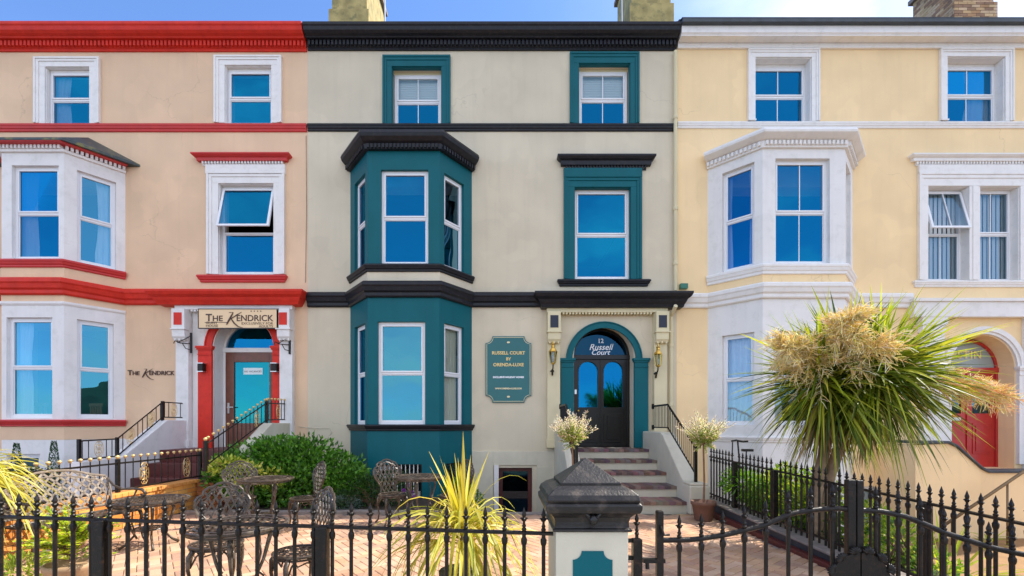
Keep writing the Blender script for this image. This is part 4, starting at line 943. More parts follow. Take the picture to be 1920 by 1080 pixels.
def railing(name, label, cat, pts, zrail, z0f, step, posts=(), mbar='iron_black', grp=None, postw=.045, finial=True, posth=0.0, rail_r=.017, base=None):
    """straight run from pts[0] to pts[1]; zrail and z0f are functions of the fraction t"""
    a, c = Vector(pts[0]), Vector(pts[1]); L = (c-a).length; n = int(L/step)
    t = thing(name, label, cat, (a.x, a.y, z0f(0))); pm = {}
    proto = None
    for i in range(n+1):
        f = (i+.5)/n
        if f > 1: continue
        x, y = a.x+(c.x-a.x)*f, a.y+(c.y-a.y)*f
        if any(abs(f-p)*L < postw*1.0 for p in posts): continue
        if proto is None:
            b = MB(); finial_bar(b, 0, 0, 0, zrail(f)-z0f(f)); proto = b.build('upright', mbar, t, loc=(0, 0, 0)); base_h = zrail(f)-z0f(f); o = proto
        else: o = proto.copy(); C.objects.link(o)
        o.parent = t; o.location = Vector((x, y, zrail(f)-base_h)) - t.location
    b = MB(); b.tube([(a.x+(c.x-a.x)*f, a.y+(c.y-a.y)*f, zrail(f)) for f in (0, .33, .66, 1)], rail_r, 6, flat=.8); b.build('rail', mbar, t)
    b = MB(); b.tube([(a.x+(c.x-a.x)*f, a.y+(c.y-a.y)*f, z0f(f)+.08) for f in (0, 1)], rail_r*.9, 6); b.build('rail', mbar, t)
    for p in posts:
        x, y = a.x+(c.x-a.x)*p, a.y+(c.y-a.y)*p; b = MB(); b.box(x-postw, x+postw, y-postw, y+postw, z0f(p)-.05, zrail(p)+posth); b.build('post', mbar, t, bevel=.006)
    return t
fx0, fx1 = -3.75, .33
rz = lambda t: .875-.092*t
fr = railing('iron_railing', 'black spear-topped iron railing along the front of the forecourt', 'railing', ((fx0, 3.02), (fx1, 2.88)), rz, lambda t: -.03, .1215, posts=((-2.63-fx0)/(fx1-fx0), (-1.155-fx0)/(fx1-fx0)), postw=.036)
b = MB(); b.box(-5.5, .33, 2.80, 3.10, -.045, -.028+.03); tag(b.build('plinth_stone', 'stone_kerb', None, loc=(-2, 2.9, -.1), bevel=.01), kind='structure')
Ya, Yb = 7.72, 1.6
zr2 = lambda t: .925-.14*(7.72-(Ya+(Yb-Ya)*t))/4.8*1.0
zb2 = lambda t: .215-.17*t*1.27
railing('iron_railing', 'black spear-topped iron railing running back to the house beside the steps', 'railing', ((3.55, Ya), (3.55, Yb)), lambda t: .925-.13*t*1.27, lambda t: .22-.15*t*1.27, .1, posts=[(Ya-y)/(Ya-Yb) for y in (6.89, 5.89, 4.86, 3.79, 2.75)], postw=.032)
t = thing('boundary_wall', 'low dark stone plinth carrying the railing beside the path', 'wall', (3.5, 5, 0))
b = MB(); ypoly(b, 3.44, 3.68, [(7.75, -.8), (7.75, .205), (2.75, .05), (2.75, -.8)]); b.build('plinth', 'wet_stone', t, bevel=.012)
b = MB(); ypoly(b, 3.34, 3.438, [(7.4, -.1), (7.4, .075), (2.8, .02), (2.8, -.1)]); b.build('kerb_course', 'maroon_tile', t, bevel=.01)
b = MB(); ypoly(b, 3.40, 3.72, [(7.76, .206), (7.76, .235), (2.75, .08), (2.75, .051)]); b.build('coping', 'stone_kerb', t, bevel=.008)

# arched double gates
GY = 2.93
gp = [(1243,1013),(1300,1012),(1360,1003),(1433,985),(1485,962),(1535,955),(1577,953),(1602,956),(1648,958),(1693,967),(1720,977),(1771,999),(1859,1027),(1920,1040),(1975,1046)]
GX = [(PX(x, GY), PZ(y, GY)) for x, y in gp]
def gz(x):
    for (a, za), (c, zc_) in zip(GX, GX[1:]):
        if a <= x <= c: return za+(zc_-za)*(x-a)/(c-a)
    return GX[0][1] if x < GX[0][0] else GX[-1][1]
def gate_leaf(label, xa, xb, xs, ex=()):
    t = thing('iron_gate', label, 'gate', (xa, GY, .03), 'pair of arched iron gates')
    b = MB(); n = 24; b.tube([(xa+(xb-xa)*i/n, GY, gz(xa+(xb-xa)*i/n)) for i in range(n+1)], .018, 6); b.build('top_rail', 'iron_black', t, smooth=True)
    for z in (.10, .34):
        b = MB(); b.tube([(xa, GY, z), (xb, GY, z)], .016, 6); b.build('rail', 'iron_black', t)
    for x in xs:
        b = MB(); finial_bar(b, x, GY, .06, gz(x), r=.0125); b.build('upright', 'iron_black', t)
    for x0, x1, zt in ex:
        b = MB(); b.box(x0, x1, GY-.022, GY+.022, .03, zt); b.build('stile', 'iron_black', t, bevel=.008)
    return t
m_ = PX(1602, GY)
gate_leaf('left leaf of the arched iron gate, hung from the cream pier', PX(1232, GY), m_-.004, [PX(x, GY) for x in (1273.7, 1315, 1355, 1395.6, 1436, 1478, 1520, 1561)], [(PX(1230, GY), PX(1243, GY), PZ(957, GY)), (PX(1586, GY), m_-.003, PZ(899, GY))])
gate_leaf('right leaf of the arched iron gate, in front of the yellow house', m_+.004, PX(1975, GY), [PX(x, GY) for x in (1642, 1684, 1726, 1770, 1813, 1854, 1898.5, 1940)], [(m_+.003, PX(1616, GY), PZ(900, GY))])
t = thing('gate_lock_cover', 'dark scallop-edged plate where the two gate leaves meet', 'lock plate', (m_, GY, .3))
cx, cz = m_+.01, .47
for s_ in (-1, 1):
    P = [(cx+s_*.004, cz-.2), (cx+s_*.004, cz+.185)]
    for k in range(25):
        a = math.radians(90-s_*0-k*5.0); r_ = .188; P.append((cx+s_*(.004+r_*math.cos(a)), cz+r_*math.sin(a)))
    b = MB(); pl = Pl((0, GY-.03), (1, GY-.03)); b.prism(pl, P if s_ > 0 else P, -.01, .012); b.build('plate', 'iron_black', t)
    for k in range(4):
        a = math.radians(78-k*27); c3 = Vector((cx+s_*.19*math.cos(a), GY-.045, cz+.19*math.sin(a))); b = MB()
        for j in range(7):
            aa = (j-3)*.38; d3 = Vector((s_*math.cos(a+aa), 0, math.sin(a+aa))); b.tube([c3-d3*.012+Vector((0, .01, 0)), c3+d3*.03+Vector((0, -.008, 0)), c3+d3*.045], [.008, .010, .004], 5)
        b.build('shell', 'iron_black', t, smooth=True)
t = thing('gate_latch', 'black iron latch between the gate post and the left gate leaf', 'latch', (PX(1240, GY), GY, .6))
b = MB(); b.box(PX(1240, GY)-.12, PX(1240, GY)+.02, GY-.02, GY+.02, PZ(1051, GY)-.012, PZ(1051, GY)+.012); b.tube([(PX(1213, GY), GY, PZ(1050, GY)), (PX(1213, GY), GY-.01, PZ(1066, GY))], .014, 6); b.build('latch_bar', 'iron_black', t); b = MB(); b.tube([(PX(1236, GY), GY-.03, PZ(985, GY)), (PX(1240, GY), GY-.05, PZ(1000, GY)), (PX(1250, GY), GY-.05, PZ(999, GY))], .008, 5)
b.build('hook', 'iron_black', t)
t = thing('gate_post', 'square black iron gate post with a spear finial beside the cream pier', 'post', (PX(1194, GY), GY, 0))
x = PX(1194, GY); b = MB(); b.box(x-.029, x+.029, GY-.029, GY+.029, -.05, PZ(1010, GY)); b.build('post', 'iron_black', t, bevel=.005)
b = MB(); finial_bar(b, x, GY, PZ(1010, GY)-.03, PZ(1010, GY)+.01, r=.012); b.build('finial', 'iron_black', t)
for z in (PZ(1012, GY)-.005, PZ(1046, GY)): b = MB(); b.box(.79, x-.02, GY-.01, GY+.01, z-.012, z+.012); b.build('fixing_strap', 'iron_black', t)

# gate pier with its heavy cap
t = thing('gate_pier', 'cream gate pier with a heavy black pyramid cap and a teal inset panel', 'pier', (.565, 3.05, 0))
px0, px1, pyf, pyb = .34, .793, 2.83, 3.28
cxp, cyp = (px0+px1)/2, (pyf+pyb)/2; hw = (px1-px0)/2
zt = PZ(997, pyf); b = MB(); b.box(px0, px1, pyf, pyb, -.05, zt); b.build('shaft', 'pier_cream', t, bevel=.006)
b = MB(); plp = Pl((0, pyf), (1, pyf)); q = []
a_, c_, zz, r_ = PX(1074, pyf), PX(1148, pyf), PZ(1033, pyf), .055
P = [(a_, .2), (a_, zz-r_)]+[(a_+r_*(0+math.sin(math.radians(k*15)))*1.0, zz-r_*math.cos(math.radians(k*15))) for k in range(0, 7)]
P = [(a_, .2), (a_, zz-r_-.004)]+[(a_+r_*math.sin(math.radians(k*15)), zz-r_+.0+r_-r_*math.cos(math.radians(90-k*15))*0-r_*(math.cos(math.radians(k*15)))) for k in range(7)]
R2 = [(c_+a_-u, z) for u, z in P][::-1]
b.prism(plp, P+R2, -.01, .006); b.build('inset_panel', 'teal_paint', t)
def sq(prof):
    b = MB(); s2 = math.sqrt(2); b.lathe([(r*s2, z) for r, z in prof], (cxp, cyp, 0), 4, rot=math.pi/4); return b
zc = zt; h = hw
b = sq([(h+.01, zc), (h+.02, zc+.005), (h+.02, zc+.018), (h+.006, zc+.024), (h+.004, zc+.06), (h+.012, zc+.09), (h+.035, zc+.115), (h+.06, zc+.125), (h+.068, zc+.145), (h+.070, zc+.175), (h+.055, zc+.188)])
b.build('cap_moulding', 'cap_black', t, bevel=.006)
b = sq([(h+.055, zc+.186), (h+.062, zc+.205), (h+.052, zc+.235), (h+.02, zc+.262), (h-.025, zc+.282), (h-.03, zc+.284)]); b.build('cap_roll', 'cap_black', t, bevel=.008)
b = sq([(h-.035, zc+.28), (h-.035, zc+.300), (h-.045, zc+.306), (.004, zc+.445)]); b.build('cap_pyramid', 'cap_black', t, bevel=.004)
b = MB(); zb_ = zc+.085
for k in range(9):
    a = k*math.pi/4.5; 
b.lathe([(0, -.03), (.02, -.026), (.03, 0), (.02, .022), (0, .03)], (cxp+.0, pyf-.045, zb_), 10); b.tube([(cxp-.055, pyf-.04, zb_+.05), (cxp-.03, pyf-.04, zb_+.02), (cxp, pyf-.042, zb_-.04), (cxp+.03, pyf-.04, zb_+.02), (cxp+.055, pyf-.04, zb_+.05)], .012, 6); b.build('boss', 'cap_black', t, smooth=True)

# hand railings on the steps of the cream house
def stair_rail(label, x, lvl, slope, foot, spacing=.085, m='iron_black', grp=None):
    """lvl=(y0,y1,z) upper level run, slope to foot=(y,z); bars down to the cheek"""
    t = thing('stair_railing', label, 'railing', (x, foot[0], foot[1]-.55), grp)
    ytop = lambda y: lvl[2] if y >= lvl[1] else foot[1]+(lvl[2]-foot[1])*(y-foot[0])/(lvl[1]-foot[0])
    b = MB(); b.tube([(x, lvl[0], lvl[2]), (x, lvl[1], lvl[2]), (x, foot[0], foot[1])], .02, 6); b.build('handrail', m, t)
    b = MB(); dz = .45; b.tube([(x, lvl[0], lvl[2]-dz), (x, lvl[1], lvl[2]-dz), (x, foot[0], foot[1]-dz)], .013, 6); b.build('rail', m, t)
    y = lvl[0]-spacing
    while y > foot[0]+.05:
        b = MB(); b.tube([(x, y, ytop(y)-dz), (x, y, ytop(y))], .0075, 6); b.build('baluster', m, t); y -= spacing
    b = MB(); b.box(x-.022, x+.022, foot[0]-.022, foot[0]+.022, foot[1]-.62, foot[1]+.02); b.lathe([(.02, 0), (.03, .01), (0, .03)], (x, foot[0], foot[1]+.02), 8); b.build('newel', m, t)
    b = MB(); b.box(x-.018, x+.018, lvl[0]-.03, lvl[0]+.03, lvl[2]-.06, lvl[2]+.05); b.box(x-.018, x+.018, lvl[0]-.03, lvl[0]+.03, lvl[2]-.5, lvl[2]-.40); b.build('wall_plate', m, t)
    return t
stair_rail('black stair railing on the right side wall of the cream steps', 3.25, (9.72, 8.85, 1.86), None, (7.58, 1.09))
stair_rail('black stair railing on the left side wall of the cream steps', 1.26, (9.72, 8.85, 1.86), None, (7.58, 1.09))

# ornate railings with gilded scrolls (guest house)
def scroll(par, pl, u, z, w, h, m='gold_paint', shear=0.0):
    b = MB(); q = lambda a, c: pl.p(u+a*w/2, z+c*h/2+a*w/2*shear)
    r = min(w, h)*.034
    for sx_ in (-1, 1):
        for sz in (-1, 1):
            b.tube([q(0, sz*.15), q(sx_*.35, sz*.1), q(sx_*.62, sz*.35), q(sx_*.45, sz*.62), q(sx_*.15, sz*.55), q(sx_*.2, sz*.35)], r, 5, r2=r*.7)
            b.tube([q(0, sz*1.0), q(sx_*.4, sz*.98), q(sx_*.75, sz*.72), q(sx_*.95, sz*.4), q(sx_*.98, sz*0)], r*.9, 5)
            b.tube([q(0, sz*.7), q(sx_*.25, sz*.85), q(sx_*.1, sz*.98)], r*.8, 4)
    b.tube([q(0, -.6), q(0, .6)], r, 4)
    b.tube([q(-.7, 0), q(.7, 0)], r*.9, 4); b.lathe([(0, -r*2.2), (r*1.8, 0), (0, r*2.2)], q(0, 0), 8)
    return b.build('gilt_scroll', m, par)
def ornate(label, x, segs, spacing, balls, scr, posts, m='iron_black', dz=.34, cat='railing'):
    """segs: list of (y,ztop) from front to back at constant x"""
    t = thing('ornate_railing', label, cat, (x, segs[0][0], segs[0][1]-dz-.1))
    def zt(y):
        for (a, za), (c, zc_) in zip(segs, segs[1:]):
            if a <= y <= c: return za+(zc_-za)*(y-a)/(c-a)
        return segs[-1][1]
    b = MB(); b.tube([(x, y, z) for y, z in segs], .013, 6); b.build('rail', m, t)
    b = MB(); b.tube([(x, y, z-dz) for y, z in segs], .013, 6); b.build('rail', m, t)
    y = segs[0][0]+spacing/2; n = 0
    while y < segs[-1][0]-.02 and n < 98:
        if not any(abs(y-s_) < .09 for s_ in scr) or balls:
            b = MB(); top_ = zt(y)+(.07 if balls else 0); b.tube([(x, y, zt(y)-dz), (x, y, top_)], .0075, 6); u = b.build('upright', m, t)
            if balls:
                g = MB(); g.lathe([(.008, -.025), (.014, -.02), (.01, -.014), (.020, -.008), (.026, .006), (.021, .02), (0, .028)], (x, y, top_+.015), 10); g.build('ball_finial', 'gold_paint', u, smooth=True)
        y += spacing; n += 1
    pl = Pl((x, segs[0][0]-1), (x, segs[0][0]))
    for s_ in scr:
        scroll(t, pl, s_-segs[0][0]+1, zt(s_)-dz/2, .17, dz*.86, shear=(zt(s_+.1)-zt(s_-.1))/.2)
    for py_, hh in posts:
        b = MB(); b.box(x-.022, x+.022, py_-.022, py_+.022, zt(py_)-dz-.08, zt(py_)+hh); b.build('post', m, t)
        if balls:
            g = MB(); g.lathe([(.01, 0), (.02, .008), (.03, .03), (.02, .05), (0, .06)], (x, py_, zt(py_)+hh), 10); g.build('ball_finial', 'gold_paint', t, smooth=True)
    return t
ornate('black railing with gold ball finials along the top of the brick wall', -5.45, [(3.0, .92), (8.2, .92)], .14, True, (4.0, 5.09, 6.92, 7.85), ((6.44, .06), (8.2, .06), (3.3, .06)), dz=.38)
ornate('black railing with gilt scrolls on the left white wall of the maroon steps', -6.95, [(7.46, 1.20), (8.2, 1.21), (9.3, 1.93), (9.98, 1.93)], .115, False, (7.83, 8.5, 9.0, 9.63), ((7.46, .03), (8.2, .03), (9.3, .02), (9.95, .01)), dz=.31)
ornate('black railing with gold balls climbing on the right side wall of the maroon steps', -4.72, [(7.23, 1.15), (9.12, 1.90), (9.92, 1.92)], .135, True, (8.75, 9.6), ((7.23, .06), (9.12, .04), (9.92, .03)), dz=.34)

# orange brick wall along the boundary
t = thing('brick_wall', 'low orange brick wall lit by the sun behind the bench', 'wall', (-5.45, 5.5, 0))
b = MB(); tones = [(.70,.27,.05),(.76,.34,.07),(.62,.22,.04),(.78,.40,.10),(.66,.28,.07)]
def bricks(pl, L, z0, z1, off=0, d0=-.06):
    z = z0; row = off
    while z < z1-.01:
        u = -.11*(row % 2)
        while u < L-.01:
            a, c = max(0, u)+.004, min(L, u+.222)-.004
            if c-a > .02: k = RD.uniform(.85, 1.12); tn = RD.choice(tones); b.col = tuple(x*k for x in tn); b.pbox(pl, a, c, z+.004, min(z+.075, z1)-.004, d0, RD.uniform(.0, .004))
            u += .222
        z += .075; row += 1
bricks(Pl((-5.35, 2.85), (-5.35, 7.92)), 5.07, 0, .45); 
bricks(Pl((-5.55, 7.92), (-5.35, 7.92)), .2, 0, .45, 1)
b.build('brickwork', 'brick', t)
b = MB(); b.box(-5.70, -5.354, 2.86, 7.915, -.1, .445); b.build('mortar_core', 'stone_kerb', t)
b = MB(); 
y = 2.85
while y < 7.95: b.box(-5.56, -5.325, y+.003, y+.107, .45, .505); y += .11
b.build('coping', 'wall_orange', t, bevel=.006)
b = MB(); tones = [(.30,.10,.04),(.36,.14,.05),(.26,.09,.04)]  # darker tones than the long wall: this face's shade put into the brick
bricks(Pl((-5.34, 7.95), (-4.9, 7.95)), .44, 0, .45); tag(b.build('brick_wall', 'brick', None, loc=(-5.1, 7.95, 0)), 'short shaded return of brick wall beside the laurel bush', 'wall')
# ================================================================== CAST METAL FURNITURE
def inside(p, poly):
    x, y = p; c = False; n = len(poly)
    for i in range(n):
        (x1, y1), (x2, y2) = poly[i], poly[(i+1) % n]
        if (y1 > y) != (y2 > y) and x < (x2-x1)*(y-y1)/(y2-y1)+x1: c = not c
    return c
def lattice(mb, poly, step, fn, w=.011, th=.005, ang=(60, 120), inset=0.0):
    """crossing diagonal bars clipped to a polygon; fn maps (u,v) to (point, normal)"""
    xs = [p[0] for p in poly]; ys = [p[1] for p in poly]; cx, cy = (min(xs)+max(xs))/2, (min(ys)+max(ys))/2; R_ = max(max(xs)-min(xs), max(ys)-min(ys))
    for A in ang:
        a = math.radians(A); d = (math.cos(a), math.sin(a)); nn = (-d[1], d[0]); k = -int(R_/step)-1
        while k*step < R_:
            run = []; m = int(2*R_/.02)
            for i in range(m+1):
                s_ = -R_+2*R_*i/m; p = (cx+nn[0]*k*step+d[0]*s_, cy+nn[1]*k*step+d[1]*s_)
                if inside(p, poly): run.append(p)
                if (not inside(p, poly) or i == m) and run:
                    if len(run) > 1:
                        rr = [run[0]]+run[2:-2:3]+[run[-1]] if len(run) > 4 else [run[0], run[-1]]
                        for q0, q1 in zip(rr, rr[1:]):
                            P0, N0 = fn(*q0); P1, N1 = fn(*q1); dd = (P1-P0)
                            if dd.length < 1e-4: continue
                            side = dd.cross(N0).normalized()
                            mb.obox((P0+P1)/2, dd/2*1.04, side*w/2, N0.normalized()*th/2)
                    run = []
            k += 1
def frame_pts(poly, fn): return [fn(*p)[0] for p in poly]+[fn(*poly[0])[0], fn(*poly[1])[0]]
M_ = 'iron_bronze'
def make_chair(label):
    t = thing('garden_chair', label, 'chair')
    # seat: pierced round plate
    b = MB(); R_ = .205; circ = [(R_*math.cos(2*math.pi*i/28), -R_*.95*math.sin(2*math.pi*i/28)) for i in range(28)]
    fs = lambda u, v: (Vector((u, v, .43 - .012*math.cos(math.pi*.5*min(1, (u*u+v*v)/.042)))), Vector((0, 0, 1)))
    lattice(b, circ, .055, fs, w=.019, th=.006, ang=(45, 135)); b.tube(frame_pts(circ, fs), .012, 6)
    b.tube([Vector((R_*.97*math.cos(2*math.pi*i/28), R_*.92*math.sin(2*math.pi*i/28), .405)) for i in range(30)], .009, 5)
    b.build('seat', M_, t)
    # back
    half = [(.135, .44), (.115, .49), (.118, .54), (.150, .60), (.195, .66), (.222, .72), (.222, .775), (.200, .812), (.165, .828), (.158, .862), (.125, .893), (.085, .900), (.050, .925), (.0, .935)]
    poly = half+[(-x, z) for x, z in half[::-1][1:]]
    fb = lambda u, v: (Vector((u, .165+.26*(v-.44)**1.25*.8+.08*0-.35*u*u, v)), Vector((0, -1, .22)))
    b = MB(); b.tube(frame_pts(poly, fb), .0115, 6)
    inner = [(x*.80, .50+(z-.50)*.90 if z > .5 else .5) for x, z in poly]
    lattice(b, poly, .054, fb, w=.015, th=.006, ang=(62, 118))
    b.tube([fb(x*.82, .46+(z-.44)*.88)[0] for x, z in half]+[fb(-x*.82, .46+(z-.44)*.88)[0] for x, z in half[::-1]], .008, 5)
    for s_ in (-1, 1):
        cx, cz = s_*.155, .735
        b.tube([fb(cx+.038*math.cos(a*.7)*(1-a/14), cz+.038*math.sin(a*.7)*(1-a/14))[0] for a in range(12)], .007, 5)
        cx, cz = s_*.085, .85
        b.tube([fb(cx+.03*math.cos(a*.7)*(1-a/14), cz+.03*math.sin(a*.7)*(1-a/14))[0] for a in range(12)], .006, 5)
    b.build('backrest', M_, t)
    for sx_ in (-1, 1):
        for sy_ in (-1, 1):
            b = MB(); x, y = sx_*.135, sy_*.13
            b.tube([(x, y, .42), (x*1.22, y*1.22, .36), (x*1.25, y*1.25, .26), (x*1.12, y*1.12, .14), (x*1.2, y*1.2, .05), (x*1.42, y*1.42, .012)], [.02, .021, .015, .011, .011, .016], 7)
            b.tube([(x*.5, y, .405), (x*.85, y*1.1, .36), (x*1.15, y*1.2, .27)], .008, 5); b.tube([(x, y*.5, .405), (x*1.1, y*.85, .36), (x*1.2, y*1.15, .27)], .008, 5)
            b.build('leg', M_, t, smooth=True)
    b = MB()
    for sx_, sy_ in ((1, 0), (-1, 0), (0, 1), (0, -1)):
        c = Vector((sx_*.165, sy_*.16, 0)); d = Vector((-sy_, sx_, 0))
        b.tube([c+d*.1+Vector((0, 0, .40)), c+d*.07+Vector((0, 0, .355)), c+Vector((0, 0, .375)), c-d*.07+Vector((0, 0, .355)), c-d*.1+Vector((0, 0, .40))], .007, 5)
    b.build('apron', M_, t)
    return t
def make_table(label, R_=.35, H=.71, legs=3, name='garden_table'):
    t = thing(name, label, 'table')
    circ = [(R_*math.cos(2*math.pi*i/36), -R_*math.sin(2*math.pi*i/36)) for i in range(36)]
    b = MB(); fs = lambda u, v: (Vector((u, v, H)), Vector((0, 0, 1)))
    c2 = [(x*.78, y*.78) for x, y in circ]; lattice(b, c2, .07, fs, w=.024, th=.006, ang=(45, 135)); b.tube(frame_pts(circ, fs), .014, 6); b.tube(frame_pts(c2, fs), .012, 6)
    for k in range(18):
        a = 2*math.pi*k/18; p0 = Vector((R_*.78*math.cos(a), R_*.78*math.sin(a), H)); p1 = Vector((R_*math.cos(a+.12), R_*math.sin(a+.12), H)); d = p1-p0; b.obox((p0+p1)/2, d/2, d.cross(Vector((0, 0, 1))).normalized()*.014, (0, 0, .004))
    b.build('table_top', M_, t)
    b = MB(); b.tube([(R_*.93*math.cos(2*math.pi*i/30), R_*.93*math.sin(2*math.pi*i/30), H-.03) for i in range(32)], .01, 5); b.build('rim', M_, t)
    for k in range(legs):
        a = 2*math.pi*k/legs+.5; cs, sn = math.cos(a), math.sin(a); q = lambda r, z: (r*cs, r*sn, z); b = MB()
        b.tube([q(.20, H-.02), q(.24, H-.12), q(.19, H-.3), q(.12, H-.45), q(.14, .16), q(.22, .06), q(.29, .012)], [.02, .018, .013, .012, .013, .014, .018], 7)
        b.tube([q(.10, H-.02), q(.16, H-.1), q(.17, H-.25), q(.14, H-.38)], .009, 5); b.tube([q(.13, .34), q(.19, .28), q(.17, .2), q(.13, .24)], .009, 5)
        b.build('leg', M_, t, smooth=True)
    b = MB(); c3 = [(x*.4, y*.4) for x, y in circ]; f3 = lambda u, v: (Vector((u, v, .22)), Vector((0, 0, 1))); lattice(b, c3, .05, f3, w=.018, th=.005, ang=(45, 135)); b.tube(frame_pts(c3, f3), .009, 5); b.build('shelf', M_, t)
    return t
def put(o, x, y, rz, label, group): o.location = (x, y, .002); o.rotation_euler = (0, 0, math.radians(rz)); tag(o, label, group=group); return o
c0 = make_chair('x'); g_ = 'cast metal chairs round the garden tables'
spots = [(-2.50, 3.98, 18, 'ornate metal chair facing out of the picture behind the front table on its left'), (-1.66, 3.72, -46, 'ornate metal chair seen from the side, right of the front table'),
         (-3.72, 6.45, 30, 'sunlit metal chair left of the table under the laurel bush'), (-2.78, 6.42, -48, 'metal chair in shade right of the table under the laurel bush'),
         (-1.62, 6.75, 36, 'sunlit metal chair left of the table in front of the teal bay'), (-.70, 6.70, -48, 'metal chair in shade right of the table in front of the teal bay')]
for i, (x, y, rz, lab) in enumerate(spots): put(c0 if i == 0 else copy_tree(c0), x, y, rz, lab, g_)
t0 = make_table('x'); g_ = 'small round cast metal tables'
for i, (x, y, rz, lab) in enumerate([(-2.01, 3.45, 20, 'round lattice metal table nearest the front railing'), (-3.29, 6.34, 60, 'round lattice metal table under the laurel bush'), (-1.19, 6.60, 0, 'round lattice metal table in front of the teal bay')]): put(t0 if i == 0 else copy_tree(t0), x, y, rz, lab, g_)
st = make_table('low round metal table beside the bench', R_=.40, H=.56, legs=4); put(st, -4.25, 5.48, 15, 'low round metal table beside the bench', None)
# bench against the brick wall, facing the forecourt
t = thing('garden_bench', 'cast metal garden bench with a pierced lattice back against the brick wall', 'bench', (0, 0, 0))
W_ = .56
half = [(.54, .47), (.56, .56), (.57, .66), (.565, .76), (.545, .82), (.48, .835), (.40, .85), (.30, .885), (.16, .925), (.0, .935)]
poly = half+[(-x, z) for x, z in half[::-1][1:]]
fb = lambda u, v: (Vector((u, .20+.3*(v-.45), v)), Vector((0, -1, .3)))
b = MB(); b.tube(frame_pts(poly, fb), .014, 6); lattice(b, poly, .074, fb, w=.024, th=.008, ang=(45, 135)); b.tube([fb(x*.9, .47+(z-.47)*.86)[0] for x, z in half]+[fb(-x*.9, .47+(z-.47)*.86)[0] for x, z in half[::-1]], .009, 5); b.build('backrest', 'iron_sunlit', t)
fs = lambda u, v: (Vector((u, v, .42-.03*math.cos(v*5))), Vector((0, 0, 1)))
b = MB(); poly2 = [(-.54, -.22), (-.50, -.25), (.50, -.25), (.54, -.22), (.54, .19), (-.54, .19)]; lattice(b, poly2, .055, fs, w=.024, th=.006, ang=(45, 135)); b.tube(frame_pts(poly2, fs), .013, 6); b.build('seat', M_, t)
for s_ in (-1, 1):
    b = MB(); x = s_*.56
    b.tube([fb(x, .80)[0], Vector((x, .20, .70)), Vector((x, .05, .655)), Vector((x, -.12, .665)), Vector((x, -.25, .66)), Vector((x, -.31, .61)), Vector((x, -.27, .57)), Vector((x, -.235, .60))], [.012, .013, .015, .016, .018, .02, .016, .012], 7)
    b.tube([Vector((x, -.17, .655)), Vector((x, -.12, .56)), Vector((x, -.2, .48)), Vector((x, -.23, .41))], .011, 6); b.build('armrest', M_, t, smooth=True)
    for y, k in ((-.22, -1), (.2, 1)):
        b = MB(); b.tube([(x*.97, y, .43), (x*.98, y+k*.04, .34), (x*.98, y+k*.01, .2), (x, y+k*.05, .06), (x, y+k*.1, .012)], [.022, .02, .014, .013, .018], 7); b.build('leg', M_, t, smooth=True)
t.location = (-4.86, 5.18, .002); t.rotation_euler = (0, 0, math.radians(78))

# ================================================================== PLANTS
def rnd_dir():
    while True:
        v = Vector((RD.uniform(-1, 1), RD.uniform(-1, 1), RD.uniform(-1, 1)))
        if .05 < v.length < 1: return v.normalized()
def jit(c, a=.25): k = RD.uniform(1-a, 1+a); return tuple(max(0, min(1, x*k*RD.uniform(.93, 1.07))) for x in c)
def leaf(b, p, d, n, L, W, col):
    s = d.cross(n); s = s.normalized() if s.length > 1e-4 else d.orthogonal().normalized(); nn = s.cross(d).normalized()
    b.col = col
    b.add([p, p+d*L*.45+s*W/2+nn*L*.06, p+d*L, p+d*L*.45-s*W/2+nn*L*.06, p+d*L*.45-nn*L*.05], [(0, 4, 1), (4, 2, 1), (0, 3, 4), (4, 3, 2)])
def bush(name, label, cat, lumps, n, L, W, cols, group=None, loc=None, stems=True, up=.35, m='leaf'):
    base = loc or (lumps[0][0][0], lumps[0][0][1], 0)
    t = thing(name, label, cat, base, group); b = MB(); vol = [r[0]*r[1]*r[2] for _, r in lumps]; tot = sum(v**.67 for v in vol)
    for (c, r), v in zip(lumps, vol):
        c = Vector(c)
        for _ in range(int(n*v**.67/tot)):
            d = rnd_dir(); k = RD.uniform(.62, 1.02) if RD.random() < .85 else RD.uniform(.3, .6)
            k *= 1+.10*math.sin(d.x*9+d.y*7)*math.cos(d.z*8)
            p = c+Vector((d.x*r[0], d.y*r[1], d.z*r[2]))*k
            if p.z < .01: continue
            ld = (d+rnd_dir()*.8+Vector((0, 0, up))).normalized()
            leaf(b, p, ld, rnd_dir()+d*.8+Vector((0, 0, .6)), L*RD.uniform(.6, 1.2), W*RD.uniform(.7, 1.1), jit(RD.choice(cols)))
    b.build('foliage', m, t)
    if stems:
        s = MB()
        for (c, r) in lumps:
            for _ in range(7):
                d = rnd_dir(); q = Vector(c)+Vector((d.x*r[0], d.y*r[1], abs(d.z)*r[2]))*.7; s.tube([(base[0]+RD.uniform(-.1, .1), base[1]+RD.uniform(-.1, .1), 0 if base[2] == 0 else base[2]), (Vector(base)+q)/2+Vector((0, 0, .1)), q], .012, 5, r2=.004)
        s.build('stem', 'stem', t)
    return t
G1 = [(.06,.18,.015),(.10,.26,.025),(.14,.33,.03),(.07,.20,.02),(.18,.38,.05),(.04,.11,.012)]
